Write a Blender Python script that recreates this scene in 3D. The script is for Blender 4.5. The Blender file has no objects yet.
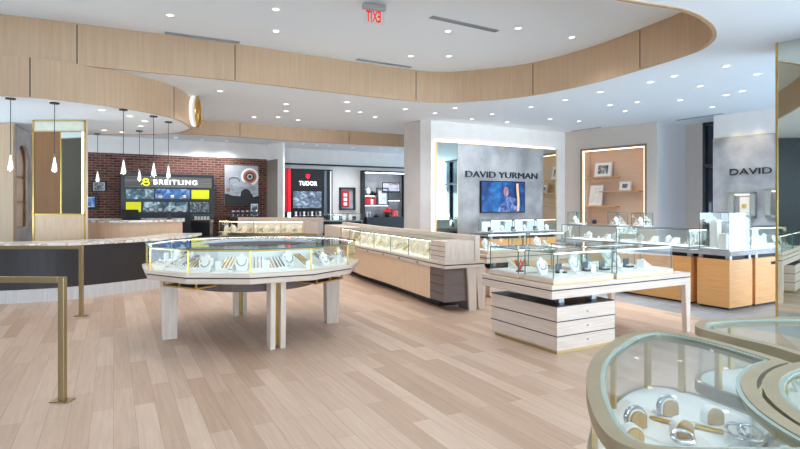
import bpy, bmesh, math, random
from mathutils import Vector, Matrix
random.seed(7)
PI = math.pi
sc = bpy.context.scene
C = sc.collection
F = 545.0; HX = 400.0; HY = 205.0; EYE = 1.5
ZL = 3.6; ZH = 4.19; ZS = 3.03
AU = math.radians(29.0)
U = Vector((math.cos(AU), math.sin(AU))); V = Vector((-math.sin(AU), math.cos(AU)))

def gp(x, y, z=0.0):
    """plan point of a level at height z seen at a measured bearing of the survey photo"""
    Y = (EYE - z) * F / (y - HY)
    return ((x - HX) * Y / F, Y)

# ---------------------------------------------------------------- materials
def srgb(c):
    return tuple((v / 12.92 if v <= .04045 else ((v + .055) / 1.055) ** 2.4) for v in c)
def hexc(r, g, b): return srgb((r / 255, g / 255, b / 255)) + (1,)
MATS = {}
def mat(name, col, rough=.5, metal=0., emit=None, es=0., spec=.5, coat=0.):
    m = bpy.data.materials.new(name); m.use_nodes = True
    b = m.node_tree.nodes['Principled BSDF']
    b.inputs['Base Color'].default_value = hexc(*col)
    b.inputs['Roughness'].default_value = rough
    b.inputs['Metallic'].default_value = metal
    b.inputs['Specular IOR Level'].default_value = spec
    b.inputs['Coat Weight'].default_value = coat
    if emit:
        b.inputs['Emission Color'].default_value = hexc(*emit)
        b.inputs['Emission Strength'].default_value = es
    MATS[name] = m
    return m
def nd(m, t, **kw):
    n = m.node_tree.nodes.new(t)
    for k, v in kw.items(): setattr(n, k, v)
    return n
def ln(m, a, b): m.node_tree.links.new(a, b)
def noisy(name, c1, c2, scale=(8, 8, 8), rough=.5, detail=4, nscale=1.0, bump=0., **kw):
    """two-tone procedural material driven by stretched noise in object space"""
    m = mat(name, c1, rough, **kw); b = m.node_tree.nodes['Principled BSDF']
    tc = nd(m, 'ShaderNodeTexCoord'); mp = nd(m, 'ShaderNodeMapping'); mp.inputs['Scale'].default_value = scale
    nz = nd(m, 'ShaderNodeTexNoise'); nz.inputs['Scale'].default_value = nscale; nz.inputs['Detail'].default_value = detail
    rp = nd(m, 'ShaderNodeValToRGB'); rp.color_ramp.elements[0].position = .35; rp.color_ramp.elements[1].position = .65
    rp.color_ramp.elements[0].color = hexc(*c1); rp.color_ramp.elements[1].color = hexc(*c2)
    ln(m, tc.outputs['Object'], mp.inputs['Vector']); ln(m, mp.outputs['Vector'], nz.inputs['Vector'])
    ln(m, nz.outputs['Fac'], rp.inputs['Fac']); ln(m, rp.outputs['Color'], b.inputs['Base Color'])
    if bump:
        bp = nd(m, 'ShaderNodeBump'); bp.inputs['Strength'].default_value = bump
        ln(m, nz.outputs['Fac'], bp.inputs['Height']); ln(m, bp.outputs['Normal'], b.inputs['Normal'])
    return m
oak = noisy('pale_oak', (210, 190, 172), (222, 204, 188), (45, 45, 3), .45)
oak_warmlit = noisy('warm_lit_oak', (216, 182, 148), (226, 194, 162), (45, 45, 3), .45)  # same pale oak, with warm light put into the colour
oak_h = noisy('pale_oak_crossgrain', (210, 190, 174), (222, 205, 190), (3, 3, 60), .45)
fascia = noisy('fascia_oak', (180, 150, 120), (187, 158, 128), (30, 30, 1.2), .5)
orange = noisy('honey_oak', (224, 160, 94), (236, 176, 112), (2.5, 2.5, 60), .42)
umber = noisy('umber_laminate', (104, 88, 82), (114, 98, 92), (3, 3, 50), .5)
dark = noisy('dark_walnut', (38, 30, 32), (46, 37, 38), (60, 60, 2), .45)
cherry = noisy('cherry_wood', (84, 44, 30), (100, 56, 38), (4, 4, 30), .4)
reflbrown = noisy('painted_reflection', (124, 84, 46), (132, 91, 52), (10, 10, 1), .6)  # brown wood reflected in the mirror tiles, painted as a plain colour
kickw = noisy('whitewashed_oak', (198, 194, 192), (212, 208, 206), (50, 50, 2), .5)
white = mat('white_paint', (240, 241, 242), .6)
ceilw = mat('ceiling_paint', (234, 244, 252), .9, spec=.1)
plaster = noisy('wall_plaster', (226, 222, 218), (231, 228, 224), (3, 3, 3), .85)
greige = noisy('greige_wall', (196, 186, 176), (202, 193, 184), (14, 14, 60), .85)
bluew = noisy('cool_grey_wall', (188, 184, 184), (194, 190, 190), (14, 14, 60), .85)
stonegrey = noisy('grey_stone_panel', (148, 148, 150), (180, 180, 182), (2.2, 2.2, 2.2), .7, detail=8)
sidegrey = noisy('grey_side_wall', (122, 112, 104), (134, 124, 115), (3, 3, 40), .8)
tan = noisy('tan_niche', (214, 184, 158), (220, 192, 167), (3, 3, 50), .7)
black = mat('black_satin', (20, 22, 26), .35)
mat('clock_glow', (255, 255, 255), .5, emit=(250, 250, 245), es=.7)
navy = mat('navy_black', (19, 26, 36), .3)
slot = mat('dark_slot', (34, 30, 30), .6)
gold = mat('champagne_metal', (206, 178, 124), .32, metal=.9)
brass = mat('brass', (214, 176, 96), .3, metal=.95)
mat('rim_led', (255, 255, 255), .5, emit=(255, 253, 248), es=7)
bevelm = mat('frosted_glass_band', (150, 164, 154), .2)
champ = noisy('champagne_rim', (160, 147, 120), (168, 155, 128), (4, 4, 4), .4, metal=.5)
railm = mat('rail_bronze', (166, 144, 104), .38, metal=.8)
silver = mat('silver', (196, 198, 204), .18, metal=1.)
steel = mat('grey_metal', (168, 172, 176), .35, metal=.5)
mirror = mat('mirror_glass', (214, 222, 214), .02, metal=1.)
tray = mat('white_leatherette', (240, 238, 234), .6)
cream = mat('cream_leatherette', (246, 238, 222), .6)
red = mat('red_panel', (190, 20, 34), .4)
redlit = mat('red_lit_strip', (235, 20, 40), .4, emit=(225, 14, 30), es=.6)
yellow = mat('yellow_lit_panel', (210, 212, 30), .5, emit=(215, 215, 30), es=.7)
ledw = mat('warm_led_strip', (255, 236, 210), .5, emit=(255, 225, 190), es=4)
ledc = mat('cool_led_strip', (250, 250, 255), .5, emit=(245, 248, 255), es=5)
lamp = mat('downlight_lens', (255, 255, 255), .5, emit=(255, 252, 246), es=3)
caseled = mat('case_led', (255, 255, 255), .5, emit=(255, 253, 248), es=6.5)
caseledw = mat('case_led_warm', (255, 250, 238), .5, emit=(255, 240, 218), es=20)
bulbm = mat('pendant_bulb', (255, 255, 255), .5, emit=(255, 250, 240), es=1.3)
signlit = mat('lit_white_letters', (255, 255, 255), .5, emit=(235, 242, 255), es=2.0)
yellit = mat('lit_yellow_logo', (220, 225, 40), .5, emit=(214, 220, 40), es=1.2)
exitred = mat('exit_red', (220, 24, 12), .5, emit=(225, 24, 12), es=.55)
letter = mat('dark_letters', (32, 36, 46), .4)
redflower = noisy('red_petals', (190, 16, 24), (225, 40, 44), (40, 40, 40), .6)
greenleaf = mat('leaf_green', (48, 84, 44), .6)
coral = mat('coral_orange', (226, 92, 54), .5)
chairgrey = mat('charcoal_fabric', (88, 94, 96), .9)
gunmetal = mat('laptop_black', (24, 24, 26), .3)
paper = mat('white_mat_board', (238, 238, 236), .7)

def marble_mat():
    m = mat('veined_marble', (232, 226, 218), .15); b = m.node_tree.nodes['Principled BSDF']
    tc = nd(m, 'ShaderNodeTexCoord'); nz = nd(m, 'ShaderNodeTexNoise'); nz.inputs['Scale'].default_value = 2.2
    nz.inputs['Detail'].default_value = 8; nz.inputs['Distortion'].default_value = 1.6
    rp = nd(m, 'ShaderNodeValToRGB'); e = rp.color_ramp.elements
    e[0].position = .46; e[0].color = hexc(236, 232, 226); e[1].position = .56; e[1].color = hexc(238, 234, 228)
    v = rp.color_ramp.elements.new(.51); v.color = hexc(190, 168, 146)
    ln(m, tc.outputs['Object'], nz.inputs['Vector']); ln(m, nz.outputs['Fac'], rp.inputs['Fac']); ln(m, rp.outputs['Color'], b.inputs['Base Color'])
    return m
marble = marble_mat()

def glass_mat(name, tint, f0=.06, k=.55):
    m = bpy.data.materials.new(name); m.use_nodes = True; nt = m.node_tree
    nt.nodes.remove(nt.nodes['Principled BSDF']); out = nt.nodes['Material Output']
    tr = nd(m, 'ShaderNodeBsdfTransparent'); tr.inputs['Color'].default_value = hexc(*tint)
    gl = nd(m, 'ShaderNodeBsdfGlossy'); gl.inputs['Roughness'].default_value = .02
    lw = nd(m, 'ShaderNodeLayerWeight'); pw_ = nd(m, 'ShaderNodeMath', operation='POWER'); pw_.inputs[1].default_value = 4.
    ma = nd(m, 'ShaderNodeMath', operation='MULTIPLY_ADD'); ma.inputs[1].default_value = k; ma.inputs[2].default_value = f0 * .4
    mx = nd(m, 'ShaderNodeMixShader')
    ln(m, lw.outputs['Facing'], pw_.inputs[0]); ln(m, pw_.outputs[0], ma.inputs[0]); ln(m, ma.outputs[0], mx.inputs[0])
    ln(m, tr.outputs[0], mx.inputs[1]); ln(m, gl.outputs[0], mx.inputs[2]); ln(m, mx.outputs[0], out.inputs['Surface'])
    return m
glass = glass_mat('clear_glass', (252, 254, 253), k=.45)
glasstop = glass_mat('case_top_glass', (252, 254, 253), k=.6)
gedge = mat('glass_edge', (84, 116, 112), .15)
winglass = mat('dusk_blue_window', (26, 44, 66), .05)
pglass = glass_mat('pendant_glass', (250, 250, 250), f0=.3, k=.9)

def picture_mat(name, cols, scale=(3, 3, 3), emit=0., seed=0.):
    m = mat(name, cols[0], .3); b = m.node_tree.nodes['Principled BSDF']
    tc = nd(m, 'ShaderNodeTexCoord'); mp = nd(m, 'ShaderNodeMapping'); mp.inputs['Scale'].default_value = scale
    mp.inputs['Location'].default_value = (seed, seed * .7, seed * 1.3)
    nz = nd(m, 'ShaderNodeTexNoise'); nz.inputs['Scale'].default_value = 1; nz.inputs['Detail'].default_value = 5; nz.inputs['Distortion'].default_value = .8
    rp = nd(m, 'ShaderNodeValToRGB'); e = rp.color_ramp.elements
    n = len(cols)
    e[0].position = .3; e[0].color = hexc(*cols[0]); e[1].position = .7; e[1].color = hexc(*cols[-1])
    for i in range(1, n - 1):
        x = e.new(.3 + .4 * i / (n - 1)); x.color = hexc(*cols[i])
    ln(m, tc.outputs['Object'], mp.inputs['Vector']); ln(m, mp.outputs['Vector'], nz.inputs['Vector'])
    ln(m, nz.outputs['Fac'], rp.inputs['Fac']); ln(m, rp.outputs['Color'], b.inputs['Base Color'])
    if emit:
        ln(m, rp.outputs['Color'], b.inputs['Emission Color']); b.inputs['Emission Strength'].default_value = emit
    return m
ph_bw = picture_mat('monochrome_photo', [(20, 22, 24), (110, 112, 114), (225, 226, 228)], (14, 14, 14))
ph_teal = picture_mat('teal_lit_photo', [(14, 22, 30), (60, 90, 104), (190, 215, 222)], (4, 4, 5), .6, 3.)
ph_blue = picture_mat('blue_lit_photo', [(24, 40, 70), (60, 110, 170), (170, 190, 210)], (4, 4, 4), .6, 8.)
ph_storm = picture_mat('storm_photo', [(40, 50, 62), (96, 110, 126), (180, 190, 204)], (5, 5, 8), .3, 5.)
tvdeep = picture_mat('screen_deep_blue', [(6, 24, 66), (16, 62, 120), (40, 110, 168)], (3, 3, 2.4), .55, 2.)
tvfig = picture_mat('screen_figure_blue', [(26, 40, 76), (70, 96, 150), (140, 150, 190)], (9, 9, 9), .5, 6.)
tvskin = picture_mat('screen_figure_face', [(90, 70, 90), (190, 140, 130)], (8, 8, 8), .5, 4.)
tvgold = mat('screen_gold', (214, 176, 130), .4, emit=(214, 176, 130), es=.6)
ph_red = picture_mat('red_photo', [(60, 10, 14), (190, 30, 30), (240, 120, 80)], (9, 9, 9), .4, 1.)
ph_car = picture_mat('grey_photo_ground', [(150, 152, 156), (176, 178, 182)], (3, 3, 3))
carbody = picture_mat('grey_photo_car', [(120, 126, 134), (186, 190, 196)], (4, 4, 8))
cardark = mat('photo_black', (30, 32, 38), .5)
stripes = noisy('striped_sign_band', (92, 92, 88), (136, 134, 126), (.6, .6, 16), .5, detail=1)

def brick_mat():
    m = mat('red_brick', (110, 60, 50), .85); b = m.node_tree.nodes['Principled BSDF']
    tc = nd(m, 'ShaderNodeTexCoord'); sp = nd(m, 'ShaderNodeSeparateXYZ'); cb = nd(m, 'ShaderNodeCombineXYZ')
    br = nd(m, 'ShaderNodeTexBrick'); br.inputs['Scale'].default_value = 1.
    br.inputs['Brick Width'].default_value = .23; br.inputs['Row Height'].default_value = .078; br.inputs['Mortar Size'].default_value = .008
    br.inputs['Color1'].default_value = hexc(122, 72, 60); br.inputs['Color2'].default_value = hexc(72, 40, 38); br.inputs['Mortar'].default_value = hexc(150, 124, 108)
    br.inputs['Bias'].default_value = -.1
    nz = nd(m, 'ShaderNodeTexNoise'); nz.inputs['Scale'].default_value = 6.
    mx = nd(m, 'ShaderNodeMix', data_type='RGBA'); mx.blend_type = 'MULTIPLY'; mx.inputs[0].default_value = .45
    ln(m, tc.outputs['Object'], sp.inputs[0]); ln(m, sp.outputs['X'], cb.inputs['X']); ln(m, sp.outputs['Z'], cb.inputs['Y'])
    ln(m, cb.outputs[0], br.inputs['Vector']); ln(m, tc.outputs['Object'], nz.inputs['Vector'])
    ln(m, br.outputs['Color'], mx.inputs[6]); ln(m, nz.outputs['Color'], mx.inputs[7]); ln(m, mx.outputs[2], b.inputs['Base Color'])
    bp = nd(m, 'ShaderNodeBump'); bp.inputs['Strength'].default_value = .5; bp.invert = True
    ln(m, br.outputs['Fac'], bp.inputs['Height']); ln(m, bp.outputs['Normal'], b.inputs['Normal'])
    return m
brick = brick_mat()
def plank_mat():
    m = mat('oak_planks', (212, 186, 160), .38, spec=.4); b = m.node_tree.nodes['Principled BSDF']
    tc = nd(m, 'ShaderNodeTexCoord'); mp = nd(m, 'ShaderNodeMapping')
    mp.inputs['Rotation'].default_value = (0, 0, -(math.atan2(.875, -.46)))
    br = nd(m, 'ShaderNodeTexBrick'); br.inputs['Scale'].default_value = 1.
    br.inputs['Brick Width'].default_value = 1.25; br.inputs['Row Height'].default_value = .14; br.inputs['Mortar Size'].default_value = .0012
    br.inputs['Color1'].default_value = hexc(208, 181, 160); br.inputs['Color2'].default_value = hexc(182, 151, 128); br.inputs['Mortar'].default_value = hexc(150, 122, 98)
    br.offset = .37; br.offset_frequency = 2
    mg = nd(m, 'ShaderNodeMapping'); mg.inputs['Scale'].default_value = (1.2, 22, 1)
    nz = nd(m, 'ShaderNodeTexNoise'); nz.inputs['Scale'].default_value = 1.6; nz.inputs['Detail'].default_value = 6; nz.inputs['Distortion'].default_value = .6
    rp = nd(m, 'ShaderNodeValToRGB'); rp.color_ramp.elements[0].position = .3; rp.color_ramp.elements[1].position = .7
    rp.color_ramp.elements[0].color = hexc(238, 234, 230); rp.color_ramp.elements[1].color = (1, 1, 1, 1)
    mx = nd(m, 'ShaderNodeMix', data_type='RGBA'); mx.blend_type = 'MULTIPLY'; mx.inputs[0].default_value = 1.
    ln(m, tc.outputs['Object'], mp.inputs['Vector']); ln(m, mp.outputs[0], br.inputs['Vector'])
    ln(m, mp.outputs[0], mg.inputs['Vector']); ln(m, mg.outputs[0], nz.inputs['Vector']); ln(m, nz.outputs['Fac'], rp.inputs['Fac'])
    ln(m, br.outputs['Color'], mx.inputs[6]); ln(m, rp.outputs['Color'], mx.inputs[7]); ln(m, mx.outputs[2], b.inputs['Base Color'])
    return m
planks = plank_mat()
def tile_mat():
    m = mat('grey_floor_tile', (134, 138, 142), .45); b = m.node_tree.nodes['Principled BSDF']
    tc = nd(m, 'ShaderNodeTexCoord'); mp = nd(m, 'ShaderNodeMapping'); mp.inputs['Rotation'].default_value = (0, 0, -AU)
    br = nd(m, 'ShaderNodeTexBrick'); br.inputs['Scale'].default_value = 1.; br.inputs['Brick Width'].default_value = 1.; br.inputs['Row Height'].default_value = .25
    br.inputs['Mortar Size'].default_value = .004
    br.inputs['Color1'].default_value = hexc(128, 134, 140); br.inputs['Color2'].default_value = hexc(152, 156, 160); br.inputs['Mortar'].default_value = hexc(100, 104, 108)
    ln(m, tc.outputs['Object'], mp.inputs['Vector']); ln(m, mp.outputs[0], br.inputs['Vector']); ln(m, br.outputs['Color'], b.inputs['Base Color'])
    return m
tiles = tile_mat()

# ---------------------------------------------------------------- geometry helpers
class MB:
    def __init__(s): s.bm = bmesh.new(); s.mi = 0
    def poly(s, vs, faces):
        bv = [s.bm.verts.new(v) for v in vs]
        for f in faces:
            try:
                ff = s.bm.faces.new([bv[i] for i in f]); ff.material_index = s.mi
            except ValueError: pass
        return s
    def box(s, x0, x1, y0, y1, z0, z1):
        return s.poly([(x0, y0, z0), (x1, y0, z0), (x1, y1, z0), (x0, y1, z0), (x0, y0, z1), (x1, y0, z1), (x1, y1, z1), (x0, y1, z1)],
                      [(0, 3, 2, 1), (4, 5, 6, 7), (0, 1, 5, 4), (1, 2, 6, 5), (2, 3, 7, 6), (3, 0, 4, 7)])
    def prism(s, pts, z0, z1, pts2=None):
        n = len(pts); p2 = pts2 or pts
        vs = [(p[0], p[1], z0) for p in pts] + [(p[0], p[1], z1) for p in p2]
        return s.poly(vs, [tuple(range(n - 1, -1, -1)), tuple(range(n, 2 * n))] + [(i, (i + 1) % n, n + (i + 1) % n, n + i) for i in range(n)])
    def prismy(s, pts, y0, y1):
        """outline in x,z extruded along y"""
        n = len(pts)
        vs = [(p[0], y0, p[1]) for p in pts] + [(p[0], y1, p[1]) for p in pts]
        return s.poly(vs, [tuple(range(n)), tuple(range(2 * n - 1, n - 1, -1))] + [(i, n + i, n + (i + 1) % n, (i + 1) % n) for i in range(n)])
    def ring(s, outer, inner, z0, z1, closed=True):
        n = len(outer); vs = []
        for o, i in zip(outer, inner): vs += [(o[0], o[1], z0), (i[0], i[1], z0), (i[0], i[1], z1), (o[0], o[1], z1)]
        fs = []
        for k in range(n if closed else n - 1):
            a = 4 * k; b = 4 * ((k + 1) % n)
            for q in range(4): fs.append((a + q, a + (q + 1) % 4, b + (q + 1) % 4, b + q))
        if not closed: fs += [(0, 1, 2, 3), (4 * n - 1, 4 * n - 2, 4 * n - 3, 4 * n - 4)]
        return s.poly(vs, fs)
    def lathe(s, prof, c=(0, 0, 0), seg=16):
        vs = []; fs = []; m = len(prof)
        for k in range(seg):
            a = 2 * PI * k / seg
            for r, z in prof: vs.append((c[0] + r * math.cos(a), c[1] + r * math.sin(a), c[2] + z))
        for k in range(seg):
            for j in range(m - 1):
                a = k * m + j; b = ((k + 1) % seg) * m + j
                fs.append((a, b, b + 1, a + 1))
        s.poly(vs, fs)
        if prof[0][0] > 1e-4: s.poly([vs[k * m] for k in range(seg)], [tuple(range(seg - 1, -1, -1))])
        if prof[-1][0] > 1e-4: s.poly([vs[k * m + m - 1] for k in range(seg)], [tuple(range(seg))])
        return s
    def tube(s, pts, r, seg=8, closed=False):
        P = [Vector(p) for p in pts]; n = len(P); rings = []
        for i in range(n):
            a = P[(i - 1) % n] if (closed or i) else P[0]; b = P[(i + 1) % n] if (closed or i < n - 1) else P[-1]
            t = (b - a).normalized(); up = Vector((0, 0, 1)) if abs(t.z) < .95 else Vector((1, 0, 0))
            x = t.cross(up).normalized(); y = x.cross(t)
            rings.append([tuple(P[i] + r * (math.cos(2 * PI * k / seg) * x + math.sin(2 * PI * k / seg) * y)) for k in range(seg)])
        vs = [v for q in rings for v in q]; fs = []
        for i in range(n if closed else n - 1):
            j = (i + 1) % n
            for k in range(seg): fs.append((i * seg + k, i * seg + (k + 1) % seg, j * seg + (k + 1) % seg, j * seg + k))
        if not closed: fs += [tuple(range(seg - 1, -1, -1)), tuple((n - 1) * seg + k for k in range(seg))]
        return s.poly(vs, fs)
    def xf(s, M): s.bm.transform(M); return s
    def build(s, name, mats, parent=None, bevel=0., smooth=False, loc=None, rz=0.):
        bmesh.ops.recalc_face_normals(s.bm, faces=s.bm.faces[:])
        me = bpy.data.meshes.new(name); s.bm.to_mesh(me); s.bm.free()
        for m in (mats if isinstance(mats, (list, tuple)) else [mats]): me.materials.append(m)
        if smooth:
            for p in me.polygons: p.use_smooth = True
        o = bpy.data.objects.new(name, me); C.objects.link(o)
        if parent: o.parent = parent
        if loc: o.location = loc
        o.rotation_euler.z = rz
        if bevel:
            b = o.modifiers.new('bevel', 'BEVEL'); b.width = bevel; b.segments = 2; b.limit_method = 'ANGLE'
        return o
def thing(name, label, cat, loc=(0, 0, 0), rz=0., group=None):
    o = bpy.data.objects.new(name, None); o.empty_display_size = .1; C.objects.link(o)
    o.location = loc; o.rotation_euler.z = rz
    return tag(o, label, cat, group)
def tag(o, label, cat, group=None):
    o['label'] = label; o['category'] = cat
    if group: o['group'] = group
    return o
def struct(o): o['kind'] = 'structure'; return o
def tree(o, parent=None):
    c = o.copy(); C.objects.link(c); c.parent = parent
    for ch in [x for x in o.children]: tree(ch, c)
    return c
def offset(path, d, closed=False):
    """shift a plan path sideways to its right by d"""
    out = []; n = len(path)
    for i in range(n):
        p = Vector(path[i][:2])
        a = Vector(path[(i - 1) % n][:2]) if (closed or i > 0) else None
        b = Vector(path[(i + 1) % n][:2]) if (closed or i < n - 1) else None
        ns = []
        if a is not None: t = (p - a).normalized(); ns.append(Vector((t.y, -t.x)))
        if b is not None: t = (b - p).normalized(); ns.append(Vector((t.y, -t.x)))
        m = sum(ns, Vector((0, 0))).normalized(); k = max(.4, m.dot(ns[0]))
        q = p + m * (d / k); out.append((q.x, q.y))
    return out
def smooth_path(pts, n=8, closed=False):
    P = [Vector(p) for p in pts]; out = []; N = len(P)
    for i in range(N if closed else N - 1):
        if closed: a, b, c, d = P[(i - 1) % N], P[i], P[(i + 1) % N], P[(i + 2) % N]
        else: a, b, c, d = P[max(i - 1, 0)], P[i], P[i + 1], P[min(i + 2, N - 1)]
        for k in range(n):
            t = k / n
            q = .5 * ((2 * b) + (c - a) * t + (2 * a - 5 * b + 4 * c - d) * t * t + (3 * b - a - 3 * c + d) * t ** 3)
            out.append((q.x, q.y))
    if not closed: out.append(tuple(P[-1]))
    return out
def band(mb, path, d0, d1, z0, z1, closed=False):
    return mb.ring(offset(path, d0, closed), offset(path, d1, closed), z0, z1, closed)
def seglen(path):
    L = [0]
    for a, b in zip(path, path[1:]): L.append(L[-1] + (Vector(b) - Vector(a)).length)
    return L
def along(path, s):
    L = seglen(path)
    for i in range(len(path) - 1):
        if s <= L[i + 1] or i == len(path) - 2:
            t = (s - L[i]) / (L[i + 1] - L[i]); a = Vector(path[i]); b = Vector(path[i + 1])
            p = a.lerp(b, t); d = (b - a).normalized(); return p, d
def sub(path, s0, s1, n=14):
    return [tuple(along(path, s0 + (s1 - s0) * k / n)[0]) for k in range(n + 1)]
def fill(name, polys, z0, z1, mats, parent=None):
    """flat slab with holes from closed outlines"""
    cu = bpy.data.curves.new(name, 'CURVE'); cu.dimensions = '2D'; cu.fill_mode = 'BOTH'; cu.extrude = (z1 - z0) / 2
    for p in polys:
        sp = cu.splines.new('POLY'); sp.points.add(len(p) - 1); sp.use_cyclic_u = True
        for k, q in enumerate(p): sp.points[k].co = (q[0], q[1], 0, 1)
    t = bpy.data.objects.new(name + '_t', cu); C.objects.link(t)
    dg = bpy.context.evaluated_depsgraph_get(); dg.update()
    me = bpy.data.meshes.new_from_object(t.evaluated_get(dg)); bpy.data.objects.remove(t); bpy.data.curves.remove(cu)
    me.transform(Matrix.Translation((0, 0, (z0 + z1) / 2))); me.name = name; me.materials.clear()
    for m in (mats if isinstance(mats, (list, tuple)) else [mats]): me.materials.append(m)
    o = bpy.data.objects.new(name, me); C.objects.link(o)
    if parent: o.parent = parent
    return o
def text(name, body, m, x0, x1, z0, z1, y, parent=None, depth=.02, bold=0., mirror_x=False, space=1.):
    """writing in the local x,z plane fitted into x0..x1, z0..z1, facing -y"""
    cu = bpy.data.curves.new(name, 'FONT'); cu.body = body; cu.extrude = .01; cu.offset = bold; cu.space_character = space; cu.resolution_u = 4
    t = bpy.data.objects.new(name + '_t', cu); C.objects.link(t)
    dg = bpy.context.evaluated_depsgraph_get(); dg.update()
    me = bpy.data.meshes.new_from_object(t.evaluated_get(dg)); bpy.data.objects.remove(t); bpy.data.curves.remove(cu)
    xs = [v.co.x for v in me.vertices]; ys = [v.co.y for v in me.vertices]
    ax, bx, ay, by = min(xs), max(xs), min(ys), max(ys)
    for v in me.vertices:
        fx = (v.co.x - ax) / (bx - ax); fz = (v.co.y - ay) / (by - ay)
        if mirror_x: fx = 1 - fx
        v.co = Vector((x0 + fx * (x1 - x0), y - (depth / 2 + v.co.z / .01 * depth / 2), z0 + fz * (z1 - z0)))
    me.materials.clear(); me.materials.append(m); me.name = name
    o = bpy.data.objects.new(name, me); C.objects.link(o)
    if parent: o.parent = parent
    return o
class Wall:
    """a vertical plane given by two plan points; x runs along it to the right, -y towards the shop"""
    def __init__(s, a, b):
        s.a = Vector(a); s.b = Vector(b); s.d = (s.b - s.a).normalized(); s.ang = math.atan2(s.d.y, s.d.x); s.L = (s.b - s.a).length
    def s_(s, px):
        k = (px - HX) / F
        return (k * s.a.y - s.a.x) / (s.d.x - k * s.d.y)
    def z_(s, px, py):
        p = s.a + s.d * s.s_(px); return EYE - (py - HY) * p.y / F
    def box(s, px0, px1, py0, py1):
        m = (px0 + px1) / 2
        return s.s_(px0), s.s_(px1), s.z_(m, py1), s.z_(m, py0)
    def at(s, x, z=0., y=0.):
        n = Vector((-s.d.y, s.d.x)); p = s.a + s.d * x + n * y; return (p.x, p.y, z)
    def thing(s, name, label, cat, x, z=0., y=0., group=None): return thing(name, label, cat, s.at(x, z, y), s.ang, group)

# ---------------------------------------------------------------- floor and ceilings
WS = [(x, y) for x, y in (gp(612.5, 300), gp(681, 314))]
dd = (Vector(WS[1]) - Vector(WS[0])).normalized()
e0 = Vector(WS[0]) - dd * 6; e1 = Vector(WS[0]) + dd * 8
struct(MB().prism([(-14, -7), (e1.x, -7), (e1.x, e1.y), (e0.x, e0.y), (e0.x - 1, 26), (-14, 26)], -.12, 0).build('floor', planks))
struct(MB().prism([(e1.x, -7), (14, -7), (14, 26), (e0.x - 1, 26), (e0.x, e0.y), (e1.x, e1.y)], -.12, 0).build('floor_grey', tiles))

tray_px = [(0, 57), (110, 67.5), (235, 80), (320, 90), (400, 99), (440, 102), (480, 100), (530, 95), (585, 84), (640, 68.5), (690, 52.5), (708, 42), (712, 32.5), (705, 22), (680, 10), (620, 0)]
tray_pts = [gp(x, y, ZL) for x, y in tray_px]
tray_pts = [(-9.2, 6.2), (-7.4, 7.1)] + tray_pts + [(1.1, 5.05), (-1, 4.65), (-4, 4.3), (-7.6, 4.1), (-9.2, 4.9)]
tray = smooth_path(tray_pts, 6, True)
big = [(-14, -7), (14, -7), (14, 26), (-14, 26)]
TRAYCUT = tray

struct(MB().box(-14, 14, -7, 26, ZH + .02, ZH + .1).build('ceiling_raised', ceilw))
# oak fascia round the raised ceiling, thin lip at the bottom
area = sum(a[0] * b[1] - b[0] * a[1] for a, b in zip(tray, tray[1:] + tray[:1]))
sg = 1 if area > 0 else -1
struct(fill('ceiling', [big, offset(tray, .03 * sg, True)], ZL, ZL + .05, ceilw))
mb = MB(); band(mb, tray, 0, .05 * sg, ZL - .012, ZH + .02, True)
fo = mb.build('trim_1', [fascia], smooth=False); struct(fo)
def joint_mb(path_pts, zs, xs, z0, z1, inward):
    mb = MB()
    for px in xs:
        best = None
        for a, b in zip(path_pts, path_pts[1:] + path_pts[:1]):
            ka = HX + F * a[0] / a[1] if a[1] > .5 else 1e9; kb = HX + F * b[0] / b[1] if b[1] > .5 else 1e9
            if (ka - px) * (kb - px) <= 0 and abs(ka - kb) > 1e-6 and abs(ka) < 2000 and abs(kb) < 2000:
                t = (px - ka) / (kb - ka); p = Vector(a).lerp(Vector(b), t)
                if best is None or (p.y > best[0].y) == zs: best = (p, (Vector(b) - Vector(a)).normalized())
        if best:
            p, d = best; n = Vector((-d.y, d.x)) * inward
            q = [p - d * .007, p + d * .007, p + d * .007 + n * .003, p - d * .007 + n * .003]
            mb.prism([(v.x, v.y) for v in q], z0, z1)
    return mb
j = joint_mb(tray, True, [77, 235, 416, 533, 640], ZL, ZH, 1 if sg > 0 else -1)
jo = j.build('panel_joint', slot, fo)

can_px = [(0, 95.7), (60, 100.2), (120, 107.7), (150, 113), (170, 117.4), (183, 122), (191, 127.4), (190, 130), (176.7, 133.4), (150, 135.0), (120, 135.2), (87, 134.6)]
can = [gp(x, y, ZS) for x, y in can_px]
can = smooth_path([(-8.5, 7.0), (-7, 7.3)] + can + [(-8.5, 11.9), (-11, 11.9), (-11, 7.2)], 6, True)
area = sum(a[0] * b[1] - b[0] * a[1] for a, b in zip(can, can[1:] + can[:1])); sc_ = 1 if area > 0 else -1
ins = offset(can, -.04 * sc_, True)
struct(MB().prism(ins, ZS + .012, ZS + .06).build('ceiling_canopy', ceilw))
mb = MB(); band(mb, can, 0, -.04 * sc_, ZS, ZL, True); co = struct(mb.build('trim_2', fascia))
joint_mb(can, False, [174, 30], ZS + .01, ZL, -sc_).build('panel_joint', slot, co)

# rear oak bulkhead
bh = smooth_path([(-9.5, 12.9), (-7, 12.9), gp(194, 119.6, ZL), gp(240, 122.7, ZL), gp(300, 128, ZL), gp(404, 134.7, ZL), (.6, 16.9)], 6)
mb = MB(); band(mb, bh, 0, -.12, 3.24, ZL); bo = struct(mb.build('trim_3', fascia))
joint_mb(bh, False, [349, 240], 3.26, ZL, -1).build('panel_joint', slot, bo)

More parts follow.
